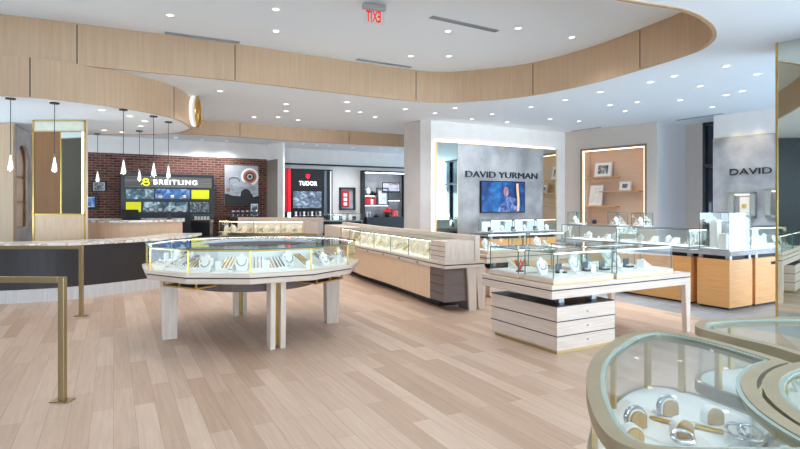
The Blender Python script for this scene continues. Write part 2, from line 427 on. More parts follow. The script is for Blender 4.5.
# ---------------------------------------------------------------- walls
def ubox(o, ang, x0, x1, y0, y1, z0, z1, name, m, parent=None):
    return MB().box(x0, x1, y0, y1, z0, z1).build(name, m, parent, loc=(o[0], o[1], 0), rz=ang)
WB = Wall((-4.64 - 9 * U.x, 19 - 9 * U.y), (-4.64, 19)); kB = WB.L
struct(MB().box(-1, kB, 0, .25, 0, 3.09).build('wall_brick', brick, loc=WB.at(0), rz=WB.ang))
struct(MB().box(-1, kB, 0, .25, 3.09, ZL).build('wall_back_left', plaster, loc=WB.at(0), rz=WB.ang))
WG = Wall((-4.64, 19), (-4.11, 18.3))
struct(MB().box(0, WG.L, 0, .2, 0, 3.05).build('wall_side', sidegrey, loc=WG.at(0), rz=WG.ang))
struct(MB().box(0, WG.L, 0, .2, 3.05, ZL).build('wall_side_top', plaster, loc=WG.at(0), rz=WG.ang))
struct(MB().box(0, .175, 0, .4, 0, ZL).build('wall_pier', plaster, loc=(-4.11, 18.3, 0), rz=.05))
WT = Wall((-4.04, 20), (-4.04 + 6.5 * U.x, 20 + 6.5 * U.y))
tz = WT.z_(340, 163)
struct(MB().box(-1.2, 7, 0, .2, 0, ZL).build('wall_back', plaster, loc=WT.at(0), rz=WT.ang))
r_ = tag(MB().box(WT.s_(284), WT.s_(412), -.06, -.005, 2.98, 3.04).build('wall_rail', black, loc=WT.at(0), rz=WT.ang), 'thin black horizontal rail high on the grey wall above the red and black watch display', 'rail')
pA = gp(404, 123.5, ZL); pB = gp(420.3, 120.2, ZL); pC = gp(431.5, 120.5, ZL); pD = gp(565, 132.5, ZL)
struct(MB().prism([pA, pB, pC, (pC[0] + .5, pC[1] + .6), (pA[0] + .6, pA[1] + 1.6), (pA[0] + .2, pA[1] + 1.2)], 0, ZL).build('wall_pillar', noisy('pillar_plaster', (190, 182, 176), (195, 187, 181), (3, 3, 3), .85)))
def forward(w, y):
    n = Vector((-w.d.y, w.d.x)) * y; return Wall(w.a + n, w.b + n)
WD = Wall(pC, pD)
struct(MB().box(-.02, WD.L, 0, .3, 0, ZL).build('wall_feature', plaster, loc=WD.at(0), rz=WD.ang))
pE = gp(657, 121.5, ZL); WN = Wall(pD, pE)
n0, n1, nz0, nz1 = WN.s_(582), WN.s_(645), .95, WN.z_(613, 148)
mb = MB(); mb.box(0, n0, 0, .15, 0, ZL); mb.box(n1, WN.L, 0, .15, 0, ZL); mb.box(n0, n1, 0, .15, nz1, ZL); mb.box(n0, n1, 0, .15, 0, nz0)
wn = struct(mb.build('wall_right', greige, loc=WN.at(0), rz=WN.ang))
pF = (pE[0] + 1.15 * U.x, pE[1] + 1.15 * U.y); WR = Wall(pE, pF)
struct(MB().box(-.0, WR.L, -.0, .3, 0, ZL).build('wall_return', bluew, loc=WR.at(0), rz=WR.ang))
WW = Wall(pF, (pF[0] + 8 * .61, pF[1] - 8 * .79))
gs = WW.s_(702.5)
struct(MB().box(0, gs, 0, .2, 0, ZL).build('wall_window_side', greige, loc=WW.at(0), rz=WW.ang))
wo = struct(MB().box(gs, 8, .1, .14, 0, ZL).build('window_1', winglass, loc=WW.at(0), rz=WW.ang))
mb = MB()
for k in range(6): mb.box(gs + k * 1.4, gs + k * 1.4 + .07, .0, .16, 0, ZL)
for z in (2.45, ZL - .08): mb.box(gs, 8, .0, .16, z, z + .08)
mb.build('window_frame', navy, wo)
# second signed feature wall in front of the window
p1 = gp(713, 115.7, ZL); p2 = gp(776, 108, ZL); W2 = Wall(p1, p2)
z2 = W2.z_(744, 136.5)
struct(MB().box(0, 3.2, 0, .3, 0, z2).build('wall_feature_right', stonegrey, loc=W2.at(0), rz=W2.ang))
struct(MB().box(0, 3.2, .03, .3, z2 + .02, ZL).build('wall_feature_right_top', plaster, loc=W2.at(0), rz=W2.ang))
struct(MB().box(0, 3.2, .005, .3, z2, z2 + .02).build('trim_4', gold, loc=W2.at(0), rz=W2.ang))
# shop front behind the camera: dark left wall, rear glazed wall
struct(MB().box(-6.9, -6.6, -7, 4.6, 0, ZH).build('wall_left', navy))
struct(MB().box(-10.2, -10, -1, 12.5, 0, ZL).build('wall_side_left', greige))
mb = MB(); mb.box(-7, -5.4, -6.9, -6.7, 0, ZH); mb.box(8.4, 14, -6.9, -6.7, 0, ZH); mb.box(-7, 14, -6.9, -6.7, 3.4, ZH)
for x in (-2, 1.5, 5): mb.box(x, x + .15, -6.9, -6.75, 0, 3.4)
struct(mb.build('wall_front', greige))
# left joinery
struct(MB().box(-9.5, -7.22, 10.17, 10.22, 0, ZS).build('wall_oak', fascia))

# ---------------------------------------------------------------- ceiling lights
def down_proto():
    t = thing('downlight', 'small round recessed downlight in the white ceiling', 'ceiling light', (0, 0, 0), 0, 'recessed downlights')
    MB().lathe([(.075, 0), (.075, -.006), (.046, -.006), (.046, 0)], seg=20).build('trim_ring', white, t)
    MB().lathe([(.046, -.004), (.0, -.004)], seg=20).build('lens', lamp, t)
    return t
low_px = [(650, 82), (674, 76), (726, 66), (757, 74), (600, 92), (565, 100), (531, 107), (700, 86), (742, 91), (726, 95), (472, 119), (492, 114), (507, 122), (550, 119), (610, 105), (625, 111), (579, 121), (637, 102), (680, 100), (405, 109), (712, 107), (220, 91), (286, 104), (286, 111), (298, 120), (254, 117), (278, 117), (347, 102), (348, 111), (375, 117), (360, 112), (435, 113), (455, 108)]
back_px = [(176, 137.5), (202, 139.5), (227, 141), (303, 143.8), (317, 145), (329, 145.5), (353, 147.7), (381, 148.3), (397, 149.5)]
high_px = [(170, 15), (276, 9), (276, 31), (448, 31), (518, 28), (572, 37), (411, 56), (449, 56)]
can_l = [(102, 110), (130, 116), (145, 121), (141, 126), (104, 130), (122, 132)]
GROUPS = [(low_px, ZL, 'small round recessed downlight in the lower white ceiling of the sales floor', 'downlights in the lower ceiling'),
          (back_px, ZL, 'tiny recessed downlight just behind the rear oak bulkhead', 'downlights behind the rear bulkhead'),
          (high_px, ZH + .02, 'recessed downlight in the raised ceiling inside the curved oak fascia', 'downlights in the raised ceiling'),
          (can_l, ZS + .012, 'recessed downlight in the underside of the rounded oak canopy', 'downlights under the canopy')]
extra = [(-3.5, 5.2), (-1.2, 5.6), (0.6, 6.0), (-6, 5.6), (-2.4, 6.9)]
d0 = down_proto(); first = True
def spot(x, y, z, e, size=2.3, blend=.9, col=(.89, .95, 1), r=.06):
    l = bpy.data.lights.new('downlight_and_fill_beam', 'SPOT'); l.energy = e; l.spot_size = size; l.spot_blend = blend; l.color = col; l.shadow_soft_size = r
    o = bpy.data.objects.new('downlight_and_fill_beam', l); C.objects.link(o); o.location = (x, y, z - .03); return o
for px, z, lab, grp in GROUPS:
    for x, y in px:
        X, Y = gp(x, y, z); o = d0 if first else tree(d0); first = False
        o.location = (X, Y, z); o['label'] = lab; o['group'] = grp
        spot(X, Y, z, 150 if (Y > 13.5 and X < .5) else 16 if z < 3.3 else 62 if z > 4 else 62 if Y > 11.3 else 125)
for X, Y in extra:
    o = tree(d0); o.location = (X, Y, ZH + .02) if Y < 7 and False else (X, Y, ZH + .02); o['label'] = GROUPS[2][2]; o['group'] = GROUPS[2][3]
    spot(X, Y, ZH, 75)
for X, Y in ((.9, 2.2), (2.4, 2.4), (-1.5, 2.4), (2.6, 4.4), (4.4, 4.2), (-4, 2.6), (1.5, .8)):  # bare spots with no fittings, some added to brighten the near cases
    spot(X, Y, ZL, 75 if X > .8 and X < 2.5 and Y < 2.5 else 40)
def diffuser(a, b, z, lab, w=.1):
    A = Vector(gp(*a, z)); B = Vector(gp(*b, z)); d = B - A; L = d.length
    t = thing('air_diffuser', lab, 'air vent', (A.x, A.y, z), math.atan2(d.y, d.x))
    mb = MB(); mb.box(0, L, 0, .012, -.012, 0); mb.box(0, L, w - .012, w, -.012, 0); mb.box(0, .012, 0, w, -.012, 0); mb.box(L - .012, L, 0, w, -.012, 0)
    mb.build('frame', steel, t)
    mb = MB()
    for k in range(3): mb.box(.012, L - .012, .03 + k * .025, .036 + k * .025, -.01, 0)
    mb.build('slat', steel, t); MB().box(.012, L - .012, .012, w - .012, -.003, 0).build('slot', MATS['umber_laminate'], t)
diffuser((165, 31.5), (240, 41.5), ZH + .02, 'long slim air diffuser in the raised ceiling at upper left')
diffuser((358, 58.5), (412, 66.5), ZH + .02, 'slim air diffuser in the raised ceiling close to the curved fascia')
diffuser((433, 15.5), (499, 30), ZH + .02, 'slim air diffuser in the raised ceiling right of the exit sign')
diffuser((571, 131), (600, 127), ZL, 'short dark slot diffuser above the lit shelf niche', .08)
diffuser((676, 120), (722, 113.3), ZL, 'short slot diffuser in front of the blue window', .08)

# ---------------------------------------------------------------- exit sign and clock
t = thing('exit_sign', 'edge-lit exit sign with red letters reading backwards under the raised ceiling', 'exit sign', (-.5, 7.26, ZH), AU * .6)
MB().box(0, .32, -.035, .035, -.075, -.0).build('housing', steel, t, bevel=.01)
MB().box(.02, .30, -.006, .006, -.26, -.075).build('sign_panel', glass, t)
text('lettering', 'EXIT', exitred, .05, .25, -.24, -.09, -.007, t, .004, .02, mirror_x=True)
t = thing('wall_clock', 'round white clock with gold face fixed to the rounded end of the oak canopy', 'clock', (-4.03, 10.55, 3.31), 0)
M = Matrix.Rotation(math.radians(10), 4, 'Z') @ Matrix.Rotation(PI / 2, 4, 'Y')
MB().lathe([(.0, 0), (.27, 0), (.29, .02), (.29, .05), (.25, .055), (.0, .055)], seg=40).xf(M).build('clock_face', MATS['clock_glow'], t)
mb = MB(); mb.lathe([(.25, .10), (.29, .10), (.29, .13), (.25, .13), (.25, .10)], seg=40)
for k in range(12):
    a = k * PI / 6; mb.tube([(.2 * math.cos(a), .2 * math.sin(a), .11), (.26 * math.cos(a), .26 * math.sin(a), .11)], .008, 6)
mb.xf(M).build('numeral_ring', brass, t)
MB().tube([(0, 0, .11), (.16, .03, .11)], .008, 6).tube([(0, 0, .11), (-.02, -.2, .11)], .006, 6).lathe([(0.03, .05), (.03, .12)], seg=10).xf(M).build('hand', brass, t)

# ---------------------------------------------------------------- pendants
def pendant_proto():
    t = thing('pendant_lamp', 'x', 'pendant lamp', (0, 0, 0), 0, 'glass drop pendants over the reception counter')
    MB().lathe([(.0, 0), (.065, 0), (.065, -.02), (.0, -.024)], seg=18).build('ceiling_rose', black, t)
    MB().tube([(0, 0, -.02), (0, 0, -.82)], .005, 6).build('cord', black, t)
    MB().lathe([(.0, -.78), (.012, -.78), (.017, -.86), (.036, -.94), (.048, -1.0), (.044, -1.04), (.0, -1.06)], seg=16).build('lamp_shade', pglass, t, smooth=True)
    MB().lathe([(.0, -.80), (.010, -.84), (.024, -.94), (.034, -1.0), (.028, -1.035), (.0, -1.045)], seg=12).build('bulb', bulbm, t, smooth=True)
    return t
pp = [((10.5, 99), 'nearest glass drop pendant at the far left, in front of the oak wall'),
      ((54.5, 103.5), 'glass drop pendant hanging in front of the mirrored column'),
      ((123.5, 110), 'glass drop pendant at the left edge of the lit blue and yellow display'),
      ((153.7, 116.6), 'glass drop pendant in front of the yellow logo of the lit sign'),
      ((168.4, 122.4), 'rightmost glass drop pendant, in front of the white sign letters'),
      ((139.4, 131.3), 'small far glass drop pendant behind the one by the yellow logo'),
      ((97.5, 134.0), 'small far glass drop pendant against the brick wall above two framed pictures')]
q0 = pendant_proto()
for i, ((x, y), lab) in enumerate(pp):
    o = q0 if i == 0 else tree(q0)
    X, Y = gp(x, y, ZS); o.location = (X, Y, ZS + .012); o['label'] = lab
    l = bpy.data.lights.new('pendant_glow', 'POINT'); l.energy = 4; l.color = (1, .9, .78); l.shadow_soft_size = .04
    lo = bpy.data.objects.new('pendant_glow', l); C.objects.link(lo); lo.location = (X, Y, ZS - 1.12)

# ---------------------------------------------------------------- jewellery prototypes (z = 0 is the base)
def bust_proto(m, chain, h=.16, grp=None, lab=None):
    t = thing('necklace_bust', lab, 'jewellery stand', (0, 0, -50), 0, grp)
    w = h * .42
    pts = [(-w * .55, 0), (w * .55, 0), (w * .7, h * .12), (w, h * .62), (w * .75, h * .8), (w * .3, h * .86), (w * .25, h), (-w * .25, h), (-w * .3, h * .86), (-w * .75, h * .8), (-w, h * .62), (-w * .7, h * .12)]
    MB().prismy(pts, -.012, .012).xf(Matrix.Rotation(-.35, 4, 'X')).box(-w * .5, w * .5, -.005, h * .5, 0, .008).build('bust', m, t, bevel=.005)
    n = [(math.sin(a) * w * .62, -.016, h * .58 - math.cos(a) * h * .3) for a in [-1.9 + 3.8 * k / 12 for k in range(13)]]
    MB().tube(n, .0045, 6).xf(Matrix.Rotation(-.35, 4, 'X')).build('necklace', chain, t)
    return t
def ring_proto(m, chain, grp, lab, h=.06):
    t = thing('ring_stand', lab, 'jewellery stand', (0, 0, -50), 0, grp)
    MB().box(-.03, .03, -.03, .03, 0, .014).lathe([(.018, .014), (.006, h)], seg=12).build('cone', m, t)
    MB().tube([(.013 * math.cos(a), .013 * math.sin(a), .03) for a in [2 * PI * k / 12 for k in range(12)]], .004, 6, True).lathe([(0, .04), (.007, .034), (0, .028)], (0, -.015, 0), 6).build('ring', chain, t)
    return t
def ramp_proto(m, chain, grp, lab, L=.16, gold_n=3):
    t = thing('bracelet_ramp', lab, 'jewellery stand', (0, 0, -50), 0, grp)
    MB().poly([(-.05, 0, 0), (.05, 0, 0), (.05, L, 0), (-.05, L, 0), (-.05, 0, .012), (.05, 0, .012), (.05, L, L * .65), (-.05, L, L * .65)],
              [(0, 3, 2, 1), (4, 5, 6, 7), (0, 1, 5, 4), (1, 2, 6, 5), (2, 3, 7, 6), (3, 0, 4, 7)]).build('ramp', m, t)
    mb = MB()
    for k in range(gold_n):
        x = -.03 + .03 * k; mb.tube([(x, .02, .026), (x, L * .5, .012 + L * .33), (x, L * .95, L * .63)], .006, 6)
    mb.build('bracelet', chain, t)
    return t
def place(proto, x, y, z, rz, used, sc1=1., lab=None, grp=None):
    if proto.name in used: o = tree(proto)
    else: o = proto; used.add(proto.name)
    o.location = (x, y, z); o.rotation_euler.z = rz; o.scale = (sc1,) * 3
    if lab: o['label'] = lab
    if grp: o['group'] = grp
    return o
used = set()

# ---------------------------------------------------------------- round display table
RC = Vector((-1.755, 6.59)); ca = math.atan2(-RC.y, -RC.x) - .035
N = 12
def ngon(r, c=(0, 0), a0=0., n=N): return [(c[0] + r * math.cos(a0 + 2 * PI * k / n), c[1] + r * math.sin(a0 + 2 * PI * k / n)) for k in range(n)]
rt = thing('round_display_table', 'twelve-sided pale oak display table with a ring of glass cases on top', 'display table', (RC.x, RC.y, 0), ca)
MB().prism(ngon(1.235), .715, .768, ngon(1.255)).build('apron', oak_h, rt)
MB().prism(ngon(1.245), .768, .782).build('shadow_gap', slot, rt)
MB().ring(ngon(1.262), ngon(1.17), .782, .816).build('rim', oak_h, rt)
MB().prism(ngon(1.172), .782, .812).build('display_deck', tray if False else MATS['white_leatherette'], rt)
mb = MB()
for k in range(N):
    a = 2 * PI * (k + .5) / N; mb.lathe([(.0, .0), (.012, .0), (.012, .012), (0, .012)], seg=8)
    break
mb.bm.free()
lk = None
for k in range(N):
    a = 2 * PI * (k + .5) / N
    M = Matrix.Rotation(a, 4, 'Z') @ Matrix.Translation((1.222 * math.cos(PI / 12) - .012, 0, .742)) @ Matrix.Rotation(PI / 2, 4, 'Y')
    MB().lathe([(.0, .0), (.012, .0), (.012, .016), (0, .016)], seg=10).xf(M).build('lock', slot, rt)
for k in range(N):
    A = ngon(1.225)[k]; B = ngon(1.225)[(k + 1) % N]; a = ngon(1.218)[k]; b = ngon(1.218)[(k + 1) % N]
    MB().prism([A, B, b, a], .817, 1.055).build('glass_pane', glass, rt)
mb = MB(); mb.ring(ngon(1.216), ngon(1.20), 1.035, 1.05)
for p in ngon(1.21): mb.box(p[0] - .008, p[0] + .008, p[1] - .008, p[1] + .008, .814, 1.04)
mb.build('brass_frame', brass, rt)
MB().ring(ngon(1.235), ngon(.70), 1.053, 1.063).build('glass_top', glasstop, rt)
MB().ring(ngon(1.237), ngon(1.231), 1.052, 1.064).build('glass_top_edge', gedge, rt)
MB().ring(ngon(.73), ngon(.70), .812, 1.05).build('case_lining', white, rt)
MB().ring(ngon(1.196), ngon(1.186), 1.04, 1.05).build('led_strip', caseled, rt)
MB().prism(ngon(.68), .83, 1.02).build('center_well', MATS['black_satin'], rt)
mb = MB(); mb.lathe([(.72, .56), (.72, .715)], seg=40); mb.build('drum', umber, rt)
for a in (-62, 24, 117, 207):
    ar = math.radians(a) - ca
    leg = MB()
    for sx in (-1, 1):
        y0, y1 = (.028, .08) if sx > 0 else (-.08, -.028)
        leg.poly([(.88, y0, 0), (1.03, y0, 0), (1.03, y1, 0), (.88, y1, 0), (.87, y0, .715), (1.05, y0, .715), (1.05, y1, .715), (.87, y1, .715)],
                 [(0, 3, 2, 1), (4, 5, 6, 7), (0, 1, 5, 4), (1, 2, 6, 5), (2, 3, 7, 6), (3, 0, 4, 7)])
    # shift so that the feet stand a touch beyond the drum
    lo = leg.xf(Matrix.Rotation(ar - PI / 1 * 0, 4, 'Z')).build('leg', oak, rt)
    MB().box(.93, .95, -.028, .028, .02, .715).xf(Matrix.Rotation(ar, 4, 'Z')).build('brass_inlay', brass, lo)
def hanging_tray(az):
    ar = az - ca
    o = MB()
    o.box(.84, 1.1, -.24, .24, .655, .665)
    w = o.xf(Matrix.Rotation(ar, 4, 'Z')).build('hanging_shelf', dark, rt)
    mb = MB()
    for x in (.85, 1.1):
        for y in (-.24, 0, .24): mb.box(x - .008, x + .008, y - .008, y + .008, .645, .715)
        mb.box(x - .008, x + .008, -.24, .24, .645, .66)
    for y in (-.24, .24): mb.box(.85, 1.1, y - .008, y + .008, .645, .66)
    mb.xf(Matrix.Rotation(ar, 4, 'Z')).build('shelf_bracket', brass, w)
hanging_tray(math.radians(242)); hanging_tray(math.radians(-28))
G1 = 'jewellery stands in the round glass case'
L1 = 'small white jewellery stand inside the round glass case'
pb = bust_proto(tray_m := MATS['white_leatherette'], silver, .15, G1, L1); pb['label'] = 'white necklace bust inside the round glass case'
pr = ring_proto(tray_m, silver, G1, 'white ring cone with a ring inside the round glass case')
pk = ramp_proto(tray_m, brass, G1, 'sloping white ramp with gold bracelets inside the round glass case')
pw = ramp_proto(tray_m, silver, G1, 'sloping white ramp with silver bracelets inside the round glass case')
pn = MB().box(-.03, .03, -.008, .008, 0, .085).build('earring_card', tray_m); tag(pn, 'small upright white earring card inside the round glass case', 'jewellery stand', G1); pn.location = (0, 0, -50)
rnd = random.Random(3)
for k in range(72):
    a = 2 * PI * k / 72 + .03
    r = (1.06, .93, .82)[k % 3]
    x = RC.x + r * math.cos(a); y = RC.y + r * math.sin(a)
    pr_ = [pb, pr, pw, pn, pk, pw, pr, pb, pn, pk, pr][k % 11]
    if pr_ in (pk, pw): r = .97; x = RC.x + r * math.cos(a); y = RC.y + r * math.sin(a)
    place(pr_, x, y, .812, a + PI / 2 + rnd.uniform(-.2, .2), used, rnd.uniform(1.05, 1.4))

# ---------------------------------------------------------------- long curved counter
cp = smooth_path([(.62, 7.55), (.335, 8.15), (.187, 8.5), (-.29, 9.62), (-.81, 10.75), (-1.38, 12.3), (-2.02, 14.2)], 8)
CL = seglen(cp)[-1]
ct = thing('curved_display_counter', 'long curved pale oak display counter with drawer blocks at its near end', 'display counter', (0, 0, 0))
band(MB(), cp, 0, .66, .61, .652).build('shelf_apron', oak_h, ct)
band(MB(), cp, .01, .655, .652, .668).build('shadow_gap', slot, ct)
band(MB(), cp, -.005, .665, .668, .70).build('shelf', oak_h, ct)
sA, sB = .48, CL - 2.0
band(MB(), sub(cp, sA, sB), .03, .6, .13, .61).build('front_panel', oak_warmlit, ct)
mb = MB(); band(mb, sub(cp, .06, sA), .03, .42, .135, .61); mb.build('lower_drawer_block', umber, ct)
mb = MB()
for z in (.25, .37, .49): band(mb, sub(cp, .065, sA), .026, .031, z, z + .008)
mb.build('drawer_groove', slot, ct)
band(MB(), sub(cp, .5, CL), .2, .55, 0, .135).build('plinth', slot, ct)
mb = MB(); band(mb, sub(cp, .06, .34), .43, .56, 0, .61); mb.build('support_post', umber, ct)
band(MB(), sub(cp, sB, CL), .03, .6, .0, .61).build('far_panel', oak, ct)
mb = MB(); band(mb, sub(cp, .05, sA), .04, .52, .70, .985); mb.build('upper_drawer_block', oak, ct)
mb = MB()
for z in (.77, .84, .91): band(mb, sub(cp, .055, sA), .036, .041, z, z + .006)
mb.build('drawer_groove', slot, ct)
band(MB(), sub(cp, .03, CL), .52, .58, .70, 1.06).build('back_panel', oak_h, ct)
band(MB(), sub(cp, .03, CL), .58, .60, .70, 1.06).build('back_panel_face', oak, ct)
band(MB(), sub(cp, sA + .01, sB - .02), .50, .519, .70, .975).build('case_lining', cream, ct)
band(MB(), sub(cp, sA + .01, sB - .02), .05, .50, .70, .706).build('case_deck', cream, ct)
band(MB(), sub(cp, sA + .005, sB), .035, .042, .70, .98).build('glass_front', glass, ct)
band(MB(), sub(cp, sA + .005, sB), .035, .52, .98, .988).build('glass_top', glasstop, ct)
mb = MB()
for k in range(7):
    p, d = along(offset(cp, .038), sA + .02 + k * (sB - sA - .1) / 6); mb.box(p.x - .005, p.x + .005, p.y - .005, p.y + .005, .70, .98)
band(mb, sub(cp, sA, sB), .033, .04, .972, .99); mb.build('glass_edge_frame', gedge, ct)
band(MB(), sub(cp, sA + .02, sB - .02), .046, .058, .968, .976).build('led_strip', caseledw, ct)
band(MB(), sub(cp, sB + .05, CL - .02), .05, .52, .70, .99).build('far_drawer_block', oak, ct)
for k in range(5):
    p, d = along(offset(cp, -.004), sA + .35 + k * .72)
    MB().lathe([(.0, -.008), (.014, -.008), (.014, .008), (0, .008)], seg=10).xf(Matrix.Translation((p.x, p.y, .63)) @ Matrix.Rotation(math.atan2(d.y, d.x), 4, 'Z') @ Matrix.Rotation(PI / 2, 4, 'X')).build('lock', slot, ct)
ea = math.atan2(cp[0][1] - cp[1][1], cp[0][0] - cp[1][0]) + PI
for off in (.0, .19):
    # tapered board legs below the near end
    bx, by = 1.03 + off * .75, 7.78 + off * .55
    mb = MB(); mb.poly([(-.05, -.035, 0), (.05, -.035, 0), (.05, .035, 0), (-.05, .035, 0), (-.09, -.035, .61), (.055, -.035, .61), (.055, .035, .61), (-.09, .035, .61)],
                       [(0, 3, 2, 1), (4, 5, 6, 7), (0, 1, 5, 4), (1, 2, 6, 5), (2, 3, 7, 6), (3, 0, 4, 7)])
    mb.xf(Matrix.Translation((bx, by, 0)) @ Matrix.Rotation(.25, 4, 'Z')).build('leg', oak, ct)
G2 = 'necklace busts in the long curved counter'
pbc = bust_proto(cream, brass, .19, G2, 'cream necklace bust with gold chain inside the long curved counter')
pkc = ramp_proto(cream, brass, G2, 'cream ramp with gold bracelets inside the long curved counter', .17)
for k in range(22):
    s = sA + .15 + k * (sB - sA - .3) / 21
    p, d = along(offset(cp, .2 + .12 * (k % 2)), s)
    place(pbc if k % 3 else pkc, p.x, p.y, .706, math.atan2(d.y, d.x) - PI , used, rnd.uniform(.8, 1.15)) if False else place(pbc if k % 3 else pkc, p.x, p.y, .706, math.atan2(d.y, d.x) + PI + rnd.uniform(-.3, .3) , used, rnd.uniform(.85, 1.2))

# far counter with rounded glass end
bp_ = smooth_path([(-2.3, 15.3), (-3.0, 15.45), (-4.2, 15.55), (-5.0, 15.75), (-5.35, 16.1), (-5.2, 16.5)], 8)
BL = seglen(bp_)[-1]
fc = thing('rounded_display_counter', 'far pale oak display counter with rounded glass end in front of the brick wall', 'display counter', (0, 0, 0))
band(MB(), bp_, 0, .3, .0, .62).build('front_panel', oak, fc)
band(MB(), bp_, -.03, .36, .62, .70).build('shelf', gold, fc)
band(MB(), bp_, .0, .34, .70, .71).build('case_deck', cream, fc)
band(MB(), sub(bp_, .45, BL), .0, .007, .71, 1.03).build('glass_front', glass, fc)
band(MB(), sub(bp_, .45, BL), .0, .34, 1.03, 1.038).build('glass_top', glasstop, fc)
band(MB(), sub(bp_, 0, .44), .0, .34, .71, 1.04).build('drawer_block', oak, fc)
band(MB(), sub(bp_, 0, 2.6), .34, .4, .70, 1.14).build('back_panel', oak_h, fc)
band(MB(), sub(bp_, .45, 2.6), .325, .338, .71, 1.0).build('case_lining', cream, fc)
mb = MB()
for s in (.46, 1.1, 1.9, 2.6, 3.2):
    p, d = along(bp_, min(s, BL)); mb.box(p.x - .008, p.x + .008, p.y - .008, p.y + .008, .70, 1.03)
band(mb, sub(bp_, .45, BL), -.004, .004, 1.02, 1.04); mb.build('glass_edge_frame', brass, fc)
band(MB(), sub(bp_, .47, BL - .05), .012, .028, 1.015, 1.025).build('led_strip', caseledw, fc)
G3 = 'gold jewellery stands in the far rounded counter'
for k in range(18):
    p, d = along(offset(bp_, .16), .6 + k * (BL - .8) / 17)
    place(pkc if k % 2 else pbc, p.x, p.y, .71, math.atan2(d.y, d.x) + rnd.uniform(-.4, .4) + PI, used, 1.15, 'cream and gold jewellery stand inside the far rounded counter', G3)

# ---------------------------------------------------------------- rectangular tables with glass cases
def box_leg(x0, x1, y0, y1, t=.02):
    return [(x0, y0, 0), (x1, y0, 0), (x1, y1, 0), (x0, y1, 0)]
def tapered(mb, x0, x1, y0, y1, z0, z1, g):
    return mb.poly([(x0 + g, y0, z0), (x1 - g * .2, y0, z0), (x1 - g * .2, y1, z0), (x0 + g, y1, z0), (x0, y0, z1), (x1, y0, z1), (x1, y1, z1), (x0, y1, z1)],
                   [(0, 3, 2, 1), (4, 5, 6, 7), (0, 1, 5, 4), (1, 2, 6, 5), (2, 3, 7, 6), (3, 0, 4, 7)])
def table_c(loc, rz, label, L=2.22, D=1.13):
    t = thing('display_table', label, 'display table', loc, rz)
    MB().box(0, L, 0, D, .655, .70).build('tabletop', oak_h, t, bevel=.004)
    MB().box(.008, L - .008, .008, D - .008, .643, .655).build('shadow_gap', slot, t)
    MB().box(.0, L, .0, D, .563, .643).build('apron', oak_h, t, bevel=.004)
    for y0, y1 in ((0, .06), (D - .06, D)):
        tapered(MB(), L - .10, L, y0, y1, 0, .563, .035).build('leg', oak, t)
    b = MB().box(.09, .93, .02, 1.06, .04, .475).build('drawer_block', oak_h, t)
    MB().box(.12, .90, .05, 1.03, 0, .04).build('plinth', gold, b)
    MB().box(.09, .93, .02, 1.06, .475, .485).build('glass_slab', black, b)
    mb = MB()
    for z in (.178, .325): mb.box(.084, .936, .014, 1.066, z, z + .007)
    mb.build('drawer_groove', slot, b)
    for z in (.11, .255, .40): MB().lathe([(0, 0), (.01, 0), (.01, .008), (0, .008)], seg=10).xf(Matrix.Translation((.52, .02, z)) @ Matrix.Rotation(PI / 2, 4, 'X')).build('lock', steel, b)
    for x, y in ((.3, .2), (.78, .2), (.3, .9), (.78, .9)): MB().box(x - .035, x + .035, y - .035, y + .035, .485, .563).build('support_post', steel, t)
    return t
O = Vector((1.50, 5.38)); TA = AU
table_c((O.x, O.y, 0), TA, 'pale oak display table with three wide drawers below and glass cases on top')
def glass_case(name, label, loc, rz, W, D, H=.26, base=.06, basem=None, cat='glass case', group=None, strip=True, led=True):
    t = thing(name, label, cat, loc, rz, group)
    basem = basem or oak_h; g = .012
    if strip: MB().box(.004, W - .004, .004, D - .004, 0, g).build('base_strip', gold, t)
    MB().box(0, W, 0, D, g if strip else 0, base).build('case_base', basem, t, bevel=.003)
    MB().box(.02, W - .02, .02, D - .02, base, base + .004).build('liner', MATS['white_leatherette'], t)
    x0, x1, y0, y1, z0, z1 = .012, W - .012, .012, D - .012, base, base + H; k = .006
    for b in ((x0, x1, y0, y0 + k), (x0, x1, y1 - k, y1), (x0, x0 + k, y0 + k, y1 - k), (x1 - k, x1, y0 + k, y1 - k)):
        MB().box(b[0], b[1], b[2], b[3], z0, z1 - k).build('glass_pane', glass, t)
    MB().box(x0, x1, y0, y1, z1 - k, z1).build('glass_top', glasstop, t)
    mb = MB(); e = .004
    for x in (x0, x1):
        for y in (y0, y1): mb.box(x - e, x + e, y - e, y + e, z0, z1)
    for y in (y0, y1): mb.box(x0, x1, y - e, y + e, z1 - e, z1 + e * .6)
    for x in (x0, x1): mb.box(x - e, x + e, y0, y1, z1 - e, z1 + e * .6)
    mb.build('case_edge', gedge, t)
    if led and .23 < H < .4: MB().box(x0 + .02, x1 - .02, y0 + .012, y0 + .022, z1 - k - .01, z1 - k - .002).build('led_strip', caseled, t)
    return t
def tc(x, y): p = O + U * x + V * y; return p.x, p.y
G4 = 'stands in the glass cases on the drawer table'
def case_on_table(O_, x, y, W, D, label, kinds, names, H=.26):
    p = O_ + U * x + V * y
    glass_case('glass_case', label, (p.x, p.y, .70), TA, W, D, H)
    for i, (kx, ky, pr0, r) in enumerate(kinds):
        q = p + U * (W * kx) + V * (D * ky); place(pr0, q.x, q.y, .764, TA + r, used, 1.25 if pr0 is pb else 1., names[0], names[1])
watch = thing('watch_box', 'x', 'jewellery stand', (0, 0, -50)); used_w = set()
MB().box(-.05, .05, -.04, .04, 0, .02).box(-.045, .045, .03, .04, .02, .1).build('box', black, watch)
MB().box(-.018, .018, -.02, .02, .02, .034).build('pad', MATS['white_leatherette'], watch)
